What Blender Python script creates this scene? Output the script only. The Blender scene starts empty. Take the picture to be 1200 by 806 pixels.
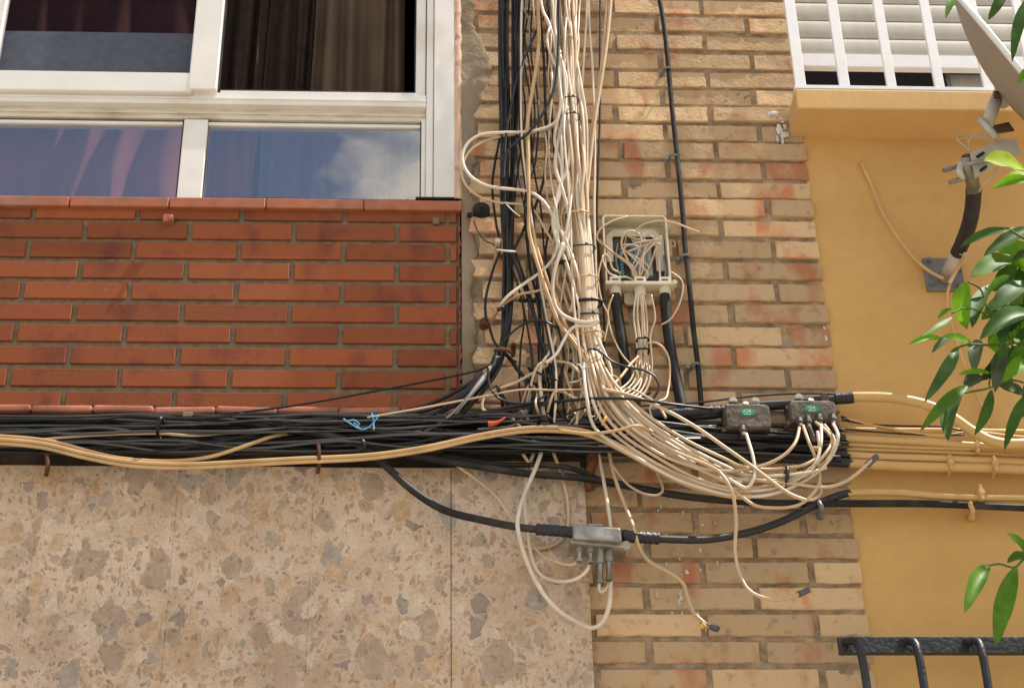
import bpy, bmesh, math, random
from mathutils import Vector, Matrix, noise
random.seed(7)
S = bpy.context.scene
CLOUD = (.372, .2, .6)
COL = S.collection
rnd = random.random
def U_(a, b): return a + (b - a) * rnd()

# ------------------------------------------------------------------ camera
FPX = 2200.0
p_, psi, rol = math.radians(33.27), 0.055, 0.0224
F = Vector((math.sin(psi)*math.cos(p_), math.cos(psi)*math.cos(p_), math.sin(p_)))
R0 = Vector((math.cos(psi), -math.sin(psi), 0))
U0 = R0.cross(F)
R = R0*math.cos(rol) - U0*math.sin(rol)
U = U0*math.cos(rol) + R0*math.sin(rol)
DIST = 4.6
C0 = Vector((0, 0, 1.6 + DIST*math.sin(p_)))
CAM = C0 - F*DIST
def P(px, py, d=0.0):
    """the point of the photo pixel (1200x806) on the plane d metres in front of the facade"""
    v = F + R*((px-600)/FPX) - U*((py-403)/FPX)
    t = (-d - CAM.y)/v.y
    return CAM + v*t
def SZ(px, d=0.1):           # pixels -> metres near the facade
    return px/FPX*(DIST-d*.8)
cd = bpy.data.cameras.new('camera'); cam = bpy.data.objects.new('camera', cd); COL.objects.link(cam)
cd.sensor_width = 36; cd.lens = FPX/1200*36; cd.clip_end = 2000; cd.clip_start = .05
cam.matrix_world = Matrix(((R.x,U.x,-F.x,CAM.x),(R.y,U.y,-F.y,CAM.y),(R.z,U.z,-F.z,CAM.z),(0,0,0,1)))
S.camera = cam

# ------------------------------------------------------------------ world, sun
L = Vector((0.44, -0.074, 0.89)).normalized()
w = bpy.data.worlds.new("World"); S.world = w; w.use_nodes = True
nt = w.node_tree; N = nt.nodes; N.clear()
out = N.new('ShaderNodeOutputWorld'); bg = N.new('ShaderNodeBackground'); bg.inputs[1].default_value = 0.105
sky = N.new('ShaderNodeTexSky'); sky.sky_type = 'NISHITA'; sky.sun_disc = False
sky.sun_elevation = math.asin(L.z); sky.sun_rotation = math.atan2(L.x, L.y)
sky.air_density = 1.0; sky.dust_density = 1.5
tc = N.new('ShaderNodeTexCoord'); nz = N.new('ShaderNodeTexNoise'); nz.inputs['Scale'].default_value = 4.5; nz.inputs['Detail'].default_value = 7; nz.inputs['Roughness'].default_value = .55
mp = N.new('ShaderNodeMapping'); mp.inputs['Scale'].default_value = (1, 1, 1.8); mp.inputs['Location'].default_value = CLOUD
rp = N.new('ShaderNodeValToRGB'); rp.color_ramp.elements[0].position = .47; rp.color_ramp.elements[1].position = .58
mx = N.new('ShaderNodeMixRGB'); mx.inputs[2].default_value = (9.4, 8.8, 7.9, 1)
nt.links.new(tc.outputs['Generated'], mp.inputs[0]); nt.links.new(mp.outputs[0], nz.inputs['Vector']); nt.links.new(nz.outputs['Fac'], rp.inputs[0])
nt.links.new(rp.outputs[0], mx.inputs[0]); nt.links.new(sky.outputs[0], mx.inputs[1]); nt.links.new(mx.outputs[0], bg.inputs[0]); nt.links.new(bg.outputs[0], out.inputs[0])
sd = bpy.data.lights.new('sun', 'SUN'); sd.energy = 5; sd.angle = math.radians(.55); sd.color = (1, .94, .84)
so = bpy.data.objects.new('sun', sd); COL.objects.link(so); so.rotation_euler = L.to_track_quat('Z', 'Y').to_euler()
S.view_settings.view_transform = 'Standard'; S.view_settings.look = 'None'; S.view_settings.gamma = 1
S.view_settings.exposure = 0.62
S.render.engine = 'CYCLES'

# ------------------------------------------------------------------ materials
M = {}
def mat(name, col, rough=.6, spec=.5, metal=0, var=.12, vscale=30, bump=0, bscale=200, col2=None, c2scale=8, c2pos=(.5, .65), stretch=(1, 1, 1), trans=0):
    m = bpy.data.materials.new(name); m.use_nodes = True; n = m.node_tree.nodes; l = m.node_tree.links
    b = n['Principled BSDF']; b.inputs['Roughness'].default_value = rough; b.inputs['Metallic'].default_value = metal
    b.inputs['Specular IOR Level'].default_value = spec
    t = n.new('ShaderNodeTexCoord'); g = n.new('ShaderNodeMapping'); g.inputs['Scale'].default_value = stretch
    l.new(t.outputs['Object'], g.inputs[0])
    z = n.new('ShaderNodeTexNoise'); z.inputs['Scale'].default_value = vscale; z.inputs['Detail'].default_value = 5
    l.new(g.outputs[0], z.inputs['Vector'])
    hv = n.new('ShaderNodeMapRange'); hv.inputs['From Min'].default_value = .25; hv.inputs['From Max'].default_value = .75
    hv.inputs['To Min'].default_value = 1-var*1.6; hv.inputs['To Max'].default_value = 1+var
    l.new(z.outputs['Fac'], hv.inputs[0])
    base = n.new('ShaderNodeMixRGB'); base.inputs[1].default_value = (*col, 1); base.inputs[2].default_value = (*(col2 or col), 1); base.inputs[0].default_value = 0
    if col2:
        z2 = n.new('ShaderNodeTexNoise'); z2.inputs['Scale'].default_value = c2scale; z2.inputs['Detail'].default_value = 7
        l.new(g.outputs[0], z2.inputs['Vector'])
        r2 = n.new('ShaderNodeMapRange'); r2.inputs['From Min'].default_value = c2pos[0]; r2.inputs['From Max'].default_value = c2pos[1]
        l.new(z2.outputs['Fac'], r2.inputs[0]); l.new(r2.outputs[0], base.inputs[0])
    mu = n.new('ShaderNodeVectorMath'); mu.operation = 'SCALE'
    l.new(base.outputs[0], mu.inputs[0]); l.new(hv.outputs[0], mu.inputs['Scale']); l.new(mu.outputs[0], b.inputs['Base Color'])
    if bump:
        zb = n.new('ShaderNodeTexNoise'); zb.inputs['Scale'].default_value = bscale; zb.inputs['Detail'].default_value = 6
        l.new(g.outputs[0], zb.inputs['Vector'])
        bp = n.new('ShaderNodeBump'); bp.inputs['Strength'].default_value = .9; bp.inputs['Distance'].default_value = bump
        l.new(zb.outputs['Fac'], bp.inputs['Height']); l.new(bp.outputs[0], b.inputs['Normal'])
    if trans:
        tr = n.new('ShaderNodeBsdfTranslucent'); l.new(mu.outputs[0], tr.inputs[0]); ms = n.new('ShaderNodeMixShader'); ms.inputs[0].default_value = trans
        l.new(b.outputs[0], ms.inputs[1]); l.new(tr.outputs[0], ms.inputs[2]); l.new(ms.outputs[0], n['Material Output'].inputs[0])
    M[name] = m
    return m
mat('black_gloss', (.016, .015, .015), .36, 1.0, var=.2)
mat('black_cable', (.013, .012, .012), .36, .34, var=.3, vscale=25, bump=.0006, bscale=60, col2=(.04, .034, .028), c2scale=9, c2pos=(.55, .75))
mat('black_matte', (.017, .016, .015), .6, .3, var=.3, vscale=30, bump=.0008, bscale=80, col2=(.075, .065, .05), c2scale=10, c2pos=(.5, .75))
mat('black_tape', (.018, .018, .022), .5, .5, var=.3, vscale=60, bump=.002, bscale=30, stretch=(6, 1, 1))
mat('white_cable', (.68, .58, .46), .42, .5, var=.12, vscale=14, bump=.0004, bscale=50, col2=(.48, .39, .28), c2scale=6, c2pos=(.5, .75))
mat('beige_cable', (.60, .43, .27), .45, .5, var=.14, vscale=14, col2=(.40, .28, .16), c2scale=7, c2pos=(.5, .75))
mat('tan_cable', (.56, .36, .17), .45, .5, var=.15, vscale=12, col2=(.40, .22, .09), c2scale=7, c2pos=(.5, .75))
mat('brown_cable', (.07, .035, .022), .45, .5, var=.2)
mat('white_alu', (.76, .73, .69), .42, .5, var=.05, vscale=9, col2=(.60, .54, .44), c2scale=5, c2pos=(.52, .8))
mat('white_bars', (.82, .82, .82), .4, .5, var=.03)
mat('cream_alu', (.64, .58, .47), .5, .4, var=.1, vscale=20, col2=(.40, .33, .23), c2scale=7, c2pos=(.55, .75), stretch=(1, 1, 5))
mat('shutter', (.46, .43, .38), .55, .3, var=.06, vscale=12, col2=(.5, .47, .41), c2scale=5, c2pos=(.45, .7), stretch=(3, 1, 1))
mat('caulk', (.62, .42, .30), .8, .2, var=.1, vscale=20, bump=.003, bscale=30, col2=(.35, .22, .15), c2scale=18, c2pos=(.55, .65))
mat('terracotta', (.36, .115, .055), .5, .35, var=.14, vscale=25, bump=.0008, bscale=120, col2=(.30, .14, .085), c2scale=6)
mat('ledge_tile', (.46, .17, .10), .33, .5, var=.18, vscale=18, bump=.0015, bscale=60, col2=(.25, .09, .05), c2scale=9)
mat('red_paint', (.26, .035, .02), .5, .5)
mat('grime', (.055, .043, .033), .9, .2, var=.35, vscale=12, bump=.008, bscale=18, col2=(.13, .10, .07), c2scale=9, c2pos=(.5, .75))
mat('cement', (.30, .235, .165), .95, .1, var=.22, vscale=14, bump=.006, bscale=45, col2=(.20, .145, .095), c2scale=7, c2pos=(.45, .7))
mat('mortar', (.37, .275, .18), .95, .1, var=.3, vscale=30, bump=.007, bscale=70, col2=(.26, .18, .11), c2scale=9, c2pos=(.45, .7))
mat('grey_mortar', (.20, .15, .10), .95, .1, var=.2, vscale=50, bump=.003, bscale=150)
mat('plaster_white', (.62, .6, .56), .9, .1, var=.15, vscale=50, bump=.003, bscale=80)
mat('orange_wall', (.64, .39, .15), .85, .2, var=.03, vscale=28, bump=.0012, bscale=50, col2=(.58, .34, .12), c2scale=2.5, c2pos=(.4, .7))
mat('orange_stain', (.66, .42, .18), .85, .2, var=.05, vscale=9, bump=.0008, bscale=60, col2=(.60, .37, .15), c2scale=7, c2pos=(.5, .75), stretch=(1, 1, .5))
mat('orange_paint', (.62, .39, .155), .5, .4, var=.1, vscale=12, bump=.0006, bscale=90)
mat('box_plastic', (.64, .57, .43), .55, .4, var=.08, vscale=20, col2=(.42, .37, .27), c2scale=10)
mat('box_inside', (.10, .09, .08), .7, .3, var=.3, vscale=60)
mat('terminal_grey', (.33, .36, .36), .5, .4, var=.2, vscale=90)
mat('terminal_teal', (.12, .36, .38), .5, .4, var=.3, vscale=120)
mat('tap_metal', (.115, .092, .07), .62, .5, metal=.25, var=.35, vscale=35, bump=.003, bscale=60, col2=(.20, .16, .12), c2scale=30)
mat('steel', (.36, .34, .30), .42, .5, metal=.6, var=.35, vscale=30, bump=.0015, bscale=60, col2=(.2, .17, .13), c2scale=15)
mat('zinc_grey', (.22, .225, .23), .5, .5, metal=.3, var=.2, vscale=30)
mat('nut_white', (.66, .62, .52), .5, .5, var=.2, vscale=60, col2=(.3, .27, .22), c2scale=60)
mat('sticker_green', (.02, .24, .13), .5, .4, var=.2, vscale=80)
mat('sticker_ink', (.65, .8, .72), .6, .3)
mat('blue_twine', (.16, .42, .62), .7, .2, var=.2, vscale=100)
mat('red_scrap', (.55, .08, .015), .6, .3)
mat('rust', (.14, .055, .025), .85, .2, var=.4, vscale=50, bump=.002, bscale=90)
mat('yellow_tape', (.70, .42, .08), .5, .4)
mat('iron', (.018, .02, .024), .42, .5, var=.3, vscale=40, bump=.003, bscale=90, col2=(.06, .055, .05), c2scale=30, c2pos=(.6, .7))
mat('dish_back', (.34, .285, .23), .6, .4, var=.06, vscale=6)
mat('dish_white', (.78, .78, .76), .4, .5, var=.04)
mat('arm_white', (.50, .47, .41), .5, .4, var=.12, vscale=20)
mat('bark', (.16, .12, .07), .9, .2, var=.3, vscale=40, bump=.004)
mat('twig', (.10, .14, .04), .7, .3)
mat('leaf_dark', (.05, .12, .014), .5, .22, var=.3, vscale=18, trans=.25)
mat('leaf_mid', (.11, .25, .018), .5, .25, var=.3, vscale=18, trans=.45)
mat('leaf_bright', (.20, .46, .02), .5, .25, var=.25, vscale=18, trans=.6)
mat('leaf_lime', (.50, .72, .04), .6, .15, var=.2, vscale=22, col2=(.26, .50, .02), c2scale=26, trans=.6)
mat('leaf_grey', (.085, .12, .055), .42, .35, var=.2, vscale=14, trans=.2)
mat('curtain_dim', (.035, .024, .018), .9, .1, var=.2)
mat('curtain_red', (.06, .016, .014), .9, .1, var=.2, vscale=6)
mat('curtain_rose', (.36, .12, .09), .9, .1, var=.2, vscale=5, stretch=(3, 1, .2))
mat('curtain_brown', (.10, .07, .048), .9, .1, var=.15, vscale=6)
mat('curtain_pale', (.26, .23, .22), .9, .1, var=.2, vscale=5, stretch=(3, 1, .2))
mat('blue_reflection', (.22, .24, .31), .7, .3, var=.12, vscale=40)  # sky reflection put into a flat blue grey colour
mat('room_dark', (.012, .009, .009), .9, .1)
mat('pavement', (.36, .32, .26), .9, .2, var=.2, vscale=2)
mat('cap_grey', (.10, .09, .11), .5, .5)

def glass(name, fac, tint):
    m = bpy.data.materials.new(name); m.use_nodes = True; n = m.node_tree.nodes; l = m.node_tree.links
    n.remove(n['Principled BSDF'])
    g = n.new('ShaderNodeBsdfGlossy'); g.inputs['Roughness'].default_value = .012; g.inputs['Color'].default_value = (.96, .94, .88, 1)
    t = n.new('ShaderNodeBsdfTransparent'); t.inputs[0].default_value = (*tint, 1)
    mm = n.new('ShaderNodeMixShader'); mm.inputs[0].default_value = fac
    tcn = n.new('ShaderNodeTexCoord'); z = n.new('ShaderNodeTexNoise'); z.inputs['Scale'].default_value = 3
    bp = n.new('ShaderNodeBump'); bp.inputs['Distance'].default_value = .002; bp.inputs['Strength'].default_value = .5
    l.new(tcn.outputs['Object'], z.inputs['Vector']); l.new(z.outputs['Fac'], bp.inputs['Height']); l.new(bp.outputs[0], g.inputs['Normal'])
    l.new(t.outputs[0], mm.inputs[1]); l.new(g.outputs[0], mm.inputs[2]); l.new(mm.outputs[0], n['Material Output'].inputs[0]); M[name] = m
glass('glass_reflective', .25, (.85, .85, .88))
glass('glass_clear', .010, (.8, .8, .8))

def brick_mat(name, cream, salmon, dark, redness, mixw, bmp=.0022, lo=.76, hi=1.18):
    m = bpy.data.materials.new(name); m.use_nodes = True; n = m.node_tree.nodes; l = m.node_tree.links
    b = n['Principled BSDF']; b.inputs['Roughness'].default_value = .88; b.inputs['Specular IOR Level'].default_value = .2
    a = n.new('ShaderNodeVertexColor'); a.layer_name = 'tone'
    sp = n.new('ShaderNodeSeparateColor'); l.new(a.outputs[0], sp.inputs[0])
    t = n.new('ShaderNodeTexCoord'); g = n.new('ShaderNodeMapping'); g.inputs['Scale'].default_value = (1.5, 1, .8); l.new(t.outputs['Object'], g.inputs[0])
    z = n.new('ShaderNodeTexNoise'); z.inputs['Scale'].default_value = 7.5; z.inputs['Detail'].default_value = 4; z.inputs['Distortion'].default_value = .3; l.new(g.outputs[0], z.inputs['Vector'])
    ad = n.new('ShaderNodeMath'); ad.operation = 'ADD'; l.new(z.outputs['Fac'], ad.inputs[0]); l.new(sp.outputs[1], ad.inputs[1])
    r = n.new('ShaderNodeMapRange'); r.inputs['From Min'].default_value = redness; r.inputs['From Max'].default_value = redness+mixw; l.new(ad.outputs[0], r.inputs[0])
    m1 = n.new('ShaderNodeMixRGB'); m1.inputs[1].default_value = (*cream, 1); m1.inputs[2].default_value = (*salmon, 1); l.new(r.outputs[0], m1.inputs[0])
    z2 = n.new('ShaderNodeTexNoise'); z2.inputs['Scale'].default_value = 38; z2.inputs['Detail'].default_value = 8; l.new(t.outputs['Object'], z2.inputs['Vector'])
    r2 = n.new('ShaderNodeMapRange'); r2.inputs['From Min'].default_value = .56; r2.inputs['From Max'].default_value = .75; r2.inputs['To Max'].default_value = .75; l.new(z2.outputs['Fac'], r2.inputs[0])
    m2 = n.new('ShaderNodeMixRGB'); m2.inputs[2].default_value = (*dark, 1); l.new(r2.outputs[0], m2.inputs[0]); l.new(m1.outputs[0], m2.inputs[1])
    mr = n.new('ShaderNodeMapRange'); mr.inputs['To Min'].default_value = lo; mr.inputs['To Max'].default_value = hi; l.new(sp.outputs[0], mr.inputs[0])
    mu = n.new('ShaderNodeVectorMath'); mu.operation = 'SCALE'; l.new(m2.outputs[0], mu.inputs[0]); l.new(mr.outputs[0], mu.inputs['Scale'])
    l.new(mu.outputs[0], b.inputs['Base Color'])
    z3 = n.new('ShaderNodeTexNoise'); z3.inputs['Scale'].default_value = 120; z3.inputs['Detail'].default_value = 6; l.new(t.outputs['Object'], z3.inputs['Vector'])
    bp = n.new('ShaderNodeBump'); bp.inputs['Distance'].default_value = bmp; bp.inputs['Strength'].default_value = .8; l.new(z3.outputs['Fac'], bp.inputs['Height']); l.new(bp.outputs[0], b.inputs['Normal'])
    M[name] = m; return b
brick_mat('pale_brick', (.60, .41, .235), (.53, .225, .115), (.31, .19, .11), .55, .15, .0026)
bb = brick_mat('red_brick', (.285, .078, .026), (.165, .044, .026), (.20, .06, .028), .55, .20, .0007, .74, 1.10)
bb.inputs['Roughness'].default_value = .6

def marble_mat():
    m = bpy.data.materials.new('breccia'); m.use_nodes = True; n = m.node_tree.nodes; l = m.node_tree.links
    b = n['Principled BSDF']; b.inputs['Roughness'].default_value = .5; b.inputs['Specular IOR Level'].default_value = .35
    t = n.new('ShaderNodeTexCoord')
    zd = n.new('ShaderNodeTexNoise'); zd.inputs['Scale'].default_value = 17; zd.inputs['Detail'].default_value = 5; zd.inputs['Roughness'].default_value = .6; l.new(t.outputs['Object'], zd.inputs['Vector'])
    dd = n.new('ShaderNodeVectorMath'); dd.operation = 'MULTIPLY_ADD'; dd.inputs[1].default_value = (.06, .06, .06); l.new(zd.outputs['Color'], dd.inputs[0]); l.new(t.outputs['Object'], dd.inputs[2])
    flat = n.new('ShaderNodeMapping'); flat.inputs['Scale'].default_value = (1, .0, .72); l.new(dd.outputs[0], flat.inputs[0])
    col = None
    zb = n.new('ShaderNodeTexNoise'); zb.inputs['Scale'].default_value = 5; zb.inputs['Detail'].default_value = 9; zb.inputs['Roughness'].default_value = .65; l.new(t.outputs['Object'], zb.inputs['Vector'])
    rb = n.new('ShaderNodeValToRGB'); e = rb.color_ramp.elements
    e[0].position = .36; e[0].color = (.46, .325, .22, 1); e[1].position = .60; e[1].color = (.63, .475, .345, 1); l.new(zb.outputs['Fac'], rb.inputs[0])
    cur = rb.outputs[0]
    def layer(scale, thr, lo, hi, ramp, amount, off):
        nonlocal cur
        mp = n.new('ShaderNodeMapping'); mp.inputs['Location'].default_value = off; l.new(flat.outputs[0], mp.inputs[0])
        v = n.new('ShaderNodeTexVoronoi'); v.inputs['Scale'].default_value = scale; v.inputs['Randomness'].default_value = .9; l.new(mp.outputs[0], v.inputs['Vector'])
        s = n.new('ShaderNodeSeparateColor'); l.new(v.outputs['Color'], s.inputs[0])
        c1 = n.new('ShaderNodeMath'); c1.operation = 'GREATER_THAN'; c1.inputs[1].default_value = thr+.04; l.new(s.outputs[0], c1.inputs[0])
        mr0 = n.new('ShaderNodeMath'); mr0.operation = 'MULTIPLY_ADD'; mr0.inputs[1].default_value = .34; mr0.inputs[2].default_value = lo; l.new(s.outputs[2], mr0.inputs[0])
        sb = n.new('ShaderNodeMath'); sb.operation = 'SUBTRACT'; l.new(mr0.outputs[0], sb.inputs[0]); l.new(v.outputs['Distance'], sb.inputs[1])
        ve = n.new('ShaderNodeTexVoronoi'); ve.feature = 'DISTANCE_TO_EDGE'; ve.inputs['Scale'].default_value = scale; ve.inputs['Randomness'].default_value = .9; l.new(mp.outputs[0], ve.inputs['Vector'])
        v2 = n.new('ShaderNodeMath'); v2.operation = 'SUBTRACT'; v2.inputs[1].default_value = .045; l.new(ve.outputs['Distance'], v2.inputs[0])
        sb0 = sb; sb = n.new('ShaderNodeMath'); sb.operation = 'MINIMUM'; l.new(sb0.outputs[0], sb.inputs[0]); l.new(v2.outputs[0], sb.inputs[1])
        e1 = n.new('ShaderNodeMapRange'); e1.inputs['From Min'].default_value = 0; e1.inputs['From Max'].default_value = hi; l.new(sb.outputs[0], e1.inputs[0])
        if scale < 50:      # a pale rim round each pebble
            rg = n.new('ShaderNodeMapRange'); rg.inputs['From Min'].default_value = -.03; rg.inputs['From Max'].default_value = -.005; l.new(sb.outputs[0], rg.inputs[0])
            rm = n.new('ShaderNodeMath'); rm.operation = 'MULTIPLY'; l.new(rg.outputs[0], rm.inputs[0]); l.new(c1.outputs[0], rm.inputs[1])
            rm2 = n.new('ShaderNodeMath'); rm2.operation = 'MULTIPLY'; rm2.inputs[1].default_value = .38; l.new(rm.outputs[0], rm2.inputs[0])
            rx = n.new('ShaderNodeMixRGB'); rx.inputs[2].default_value = (.62, .48, .33, 1); l.new(rm2.outputs[0], rx.inputs[0]); l.new(cur, rx.inputs[1]); cur = rx.outputs[0]
        mk = n.new('ShaderNodeMath'); mk.operation = 'MULTIPLY'; l.new(c1.outputs[0], mk.inputs[0]); l.new(e1.outputs[0], mk.inputs[1])
        mk2 = n.new('ShaderNodeMath'); mk2.operation = 'MULTIPLY'; mk2.inputs[1].default_value = amount; l.new(mk.outputs[0], mk2.inputs[0])
        r = n.new('ShaderNodeValToRGB'); r.color_ramp.interpolation = 'CONSTANT'
        for i, (ps, c) in enumerate(ramp):
            el = r.color_ramp.elements[i] if i < 2 else r.color_ramp.elements.new(ps)
            el.position = ps; el.color = (*c, 1)
        l.new(s.outputs[1], r.inputs[0])
        zz = n.new('ShaderNodeTexNoise'); zz.inputs['Scale'].default_value = 45; zz.inputs['Detail'].default_value = 6; l.new(t.outputs['Object'], zz.inputs['Vector'])
        mz = n.new('ShaderNodeMapRange'); mz.inputs['To Min'].default_value = .55; mz.inputs['To Max'].default_value = 1.45; l.new(zz.outputs['Fac'], mz.inputs[0])
        sc = n.new('ShaderNodeVectorMath'); sc.operation = 'SCALE'; l.new(r.outputs[0], sc.inputs[0]); l.new(mz.outputs[0], sc.inputs['Scale'])
        mm = n.new('ShaderNodeMixRGB'); l.new(mk2.outputs[0], mm.inputs[0]); l.new(cur, mm.inputs[1]); l.new(sc.outputs[0], mm.inputs[2]); cur = mm.outputs[0]
    cl = [(0, (.37, .27, .19)), (.14, (.50, .335, .19)), (.28, (.34, .28, .225)), (.40, (.47, .345, .24)), (.56, (.60, .41, .32)), (.72, (.27, .21, .17)), (.79, (.58, .46, .34))]
    layer(130, .35, .12, .08, [(0, (.30, .2, .12)), (.4, (.62, .48, .34)), (.8, (.36, .22, .13))], .6, (5, 0, 2))
    layer(55, .15, .22, .03, [(0, (.40, .28, .17)), (.3, (.30, .21, .14)), (.55, (.50, .38, .27)), (.8, (.44, .24, .13))], .75, (3, 0, 1))
    layer(30, .15, .26, .02, cl, .72, (4, 0, 6))
    layer(12, .34, .27, .012, cl, .85, (0, 0, 0))
    layer(20, .42, .25, .012, cl, .9, (7, 0, 4))
    layer(90, .4, .14, .06, [(0, (.22, .15, .10)), (.5, (.34, .2, .12)), (.8, (.19, .13, .10))], .6, (2, 0, 9))
    zg = n.new('ShaderNodeTexNoise'); zg.inputs['Scale'].default_value = 170; zg.inputs['Detail'].default_value = 8; l.new(t.outputs['Object'], zg.inputs['Vector'])
    rg = n.new('ShaderNodeMapRange'); rg.inputs['From Min'].default_value = .3; rg.inputs['From Max'].default_value = .7; rg.inputs['To Min'].default_value = .84; rg.inputs['To Max'].default_value = 1.10; l.new(zg.outputs['Fac'], rg.inputs[0])
    zh = n.new('ShaderNodeTexNoise'); zh.inputs['Scale'].default_value = 1.7; zh.inputs['Detail'].default_value = 5; l.new(t.outputs['Object'], zh.inputs['Vector'])
    rh = n.new('ShaderNodeMapRange'); rh.inputs['From Min'].default_value = .35; rh.inputs['From Max'].default_value = .65; rh.inputs['To Min'].default_value = .86; rh.inputs['To Max'].default_value = 1.05; l.new(zh.outputs['Fac'], rh.inputs[0])
    mg = n.new('ShaderNodeMath'); mg.operation = 'MULTIPLY'; l.new(rg.outputs[0], mg.inputs[0]); l.new(rh.outputs[0], mg.inputs[1])
    fin = n.new('ShaderNodeVectorMath'); fin.operation = 'SCALE'; l.new(cur, fin.inputs[0]); l.new(mg.outputs[0], fin.inputs['Scale']); cur = fin.outputs[0]
    l.new(cur, b.inputs['Base Color'])
    z3 = n.new('ShaderNodeTexNoise'); z3.inputs['Scale'].default_value = 90; z3.inputs['Detail'].default_value = 6; l.new(t.outputs['Object'], z3.inputs['Vector'])
    bp = n.new('ShaderNodeBump'); bp.inputs['Distance'].default_value = .0012; bp.inputs['Strength'].default_value = .5; l.new(z3.outputs['Fac'], bp.inputs['Height']); l.new(bp.outputs[0], b.inputs['Normal'])
    M['breccia'] = m
marble_mat()

X_PAINT = P(993, 520, .05).x
def painted_mat():      # black conduit painted over with the wall colour right of a ragged brush edge
    m = bpy.data.materials.new('painted_conduit'); m.use_nodes = True; n = m.node_tree.nodes; l = m.node_tree.links
    b = n['Principled BSDF']; b.inputs['Roughness'].default_value = .48
    t = n.new('ShaderNodeTexCoord'); sx = n.new('ShaderNodeSeparateXYZ'); l.new(t.outputs['Object'], sx.inputs[0])
    z = n.new('ShaderNodeTexNoise'); z.inputs['Scale'].default_value = 28; z.inputs['Detail'].default_value = 6
    mp = n.new('ShaderNodeMapping'); mp.inputs['Scale'].default_value = (.35, 1, 3); l.new(t.outputs['Object'], mp.inputs[0]); l.new(mp.outputs[0], z.inputs['Vector'])
    a = n.new('ShaderNodeMath'); a.operation = 'MULTIPLY_ADD'; a.inputs[1].default_value = .10; l.new(z.outputs['Fac'], a.inputs[0]); l.new(sx.outputs[0], a.inputs[2])
    g = n.new('ShaderNodeMapRange'); g.inputs['From Min'].default_value = X_PAINT+.052; g.inputs['From Max'].default_value = X_PAINT+.055; l.new(a.outputs[0], g.inputs[0])
    zz = n.new('ShaderNodeTexNoise'); zz.inputs['Scale'].default_value = 14; l.new(t.outputs['Object'], zz.inputs['Vector'])
    c2 = n.new('ShaderNodeMixRGB'); c2.inputs[1].default_value = (.66, .43, .18, 1); c2.inputs[2].default_value = (.52, .31, .11, 1); l.new(zz.outputs['Fac'], c2.inputs[0])
    mm = n.new('ShaderNodeMixRGB'); mm.inputs[1].default_value = (.018, .018, .02, 1); l.new(g.outputs[0], mm.inputs[0]); l.new(c2.outputs[0], mm.inputs[2]); l.new(mm.outputs[0], b.inputs['Base Color'])
    M['painted_conduit'] = m
painted_mat()

# ------------------------------------------------------------------ helpers
def obj(name, bm, m, parent=None, smooth=False, label=None):
    me = bpy.data.meshes.new(name); bmesh.ops.recalc_face_normals(bm, faces=bm.faces[:]) if smooth != 'keep' else None
    bm.to_mesh(me); bm.free()
    for q in (m if isinstance(m, (list, tuple)) else [m]): me.materials.append(M[q])
    if smooth is True:
        for f in me.polygons: f.use_smooth = True
    o = bpy.data.objects.new(name, me); COL.objects.link(o)
    if parent is not None:
        o.parent = parent; o.matrix_parent_inverse = parent.matrix_world.inverted() if False else Matrix.Translation(-parent.location)
    if label: o['label'] = label
    return o
def tag(o, label, cat, group=None, kind=None):
    o['label'] = label; o['category'] = cat
    if group: o['group'] = group
    if kind: o['kind'] = kind
    return o
def thing(name, loc, label, cat, group=None):
    o = bpy.data.objects.new(name, None); COL.objects.link(o); o.location = loc; o.empty_display_size = .05
    return tag(o, label, cat, group)
def struct(name, bm, m):
    o = obj(name, bm, m); o['kind'] = 'structure'; return o
def box(bm, x0, x1, y0, y1, z0, z1, bev=0, seg=1):
    if x0 > x1: x0, x1 = x1, x0
    if y0 > y1: y0, y1 = y1, y0
    if z0 > z1: z0, z1 = z1, z0
    t = bmesh.new(); bmesh.ops.create_cube(t, size=1)
    for v in t.verts: v.co = Vector(((x0+x1)/2+v.co.x*(x1-x0), (y0+y1)/2+v.co.y*(y1-y0), (z0+z1)/2+v.co.z*(z1-z0)))
    if bev: bmesh.ops.bevel(t, geom=t.edges[:], offset=bev, segments=seg, affect='EDGES', profile=.5)
    merge(bm, t)
def merge(bm, t, mtx=None):
    if mtx is not None: t.transform(mtx)
    me = bpy.data.meshes.new('tmp'); t.to_mesh(me); t.free(); bm.from_mesh(me); bpy.data.meshes.remove(me)
def rbox(bm, x0, y0, x1, y1, d0, d1, bev=.0015, ref=None):
    """box whose FRONT face (plane d0 in front of the facade) covers the photo rectangle; reaches back to plane d1"""
    ym = (y0+y1)/2 if ref is None else ref; xm = (x0+x1)/2
    box(bm, P(x0, ym, d0).x, P(x1, ym, d0).x, -d0, -d1, P(xm, y0, d0).z, P(xm, y1, d0).z, bev)
def obox(bm, c, ax, ay, az, sx, sy, sz, bev=0):    # oriented box
    t = bmesh.new(); bmesh.ops.create_cube(t, size=1)
    for v in t.verts: v.co = Vector((v.co.x*sx, v.co.y*sy, v.co.z*sz))
    if bev: bmesh.ops.bevel(t, geom=t.edges[:], offset=bev, segments=2, affect='EDGES')
    merge(bm, t, Matrix(((ax.x, ay.x, az.x, c.x), (ax.y, ay.y, az.y, c.y), (ax.z, ay.z, az.z, c.z), (0, 0, 0, 1))))
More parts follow.
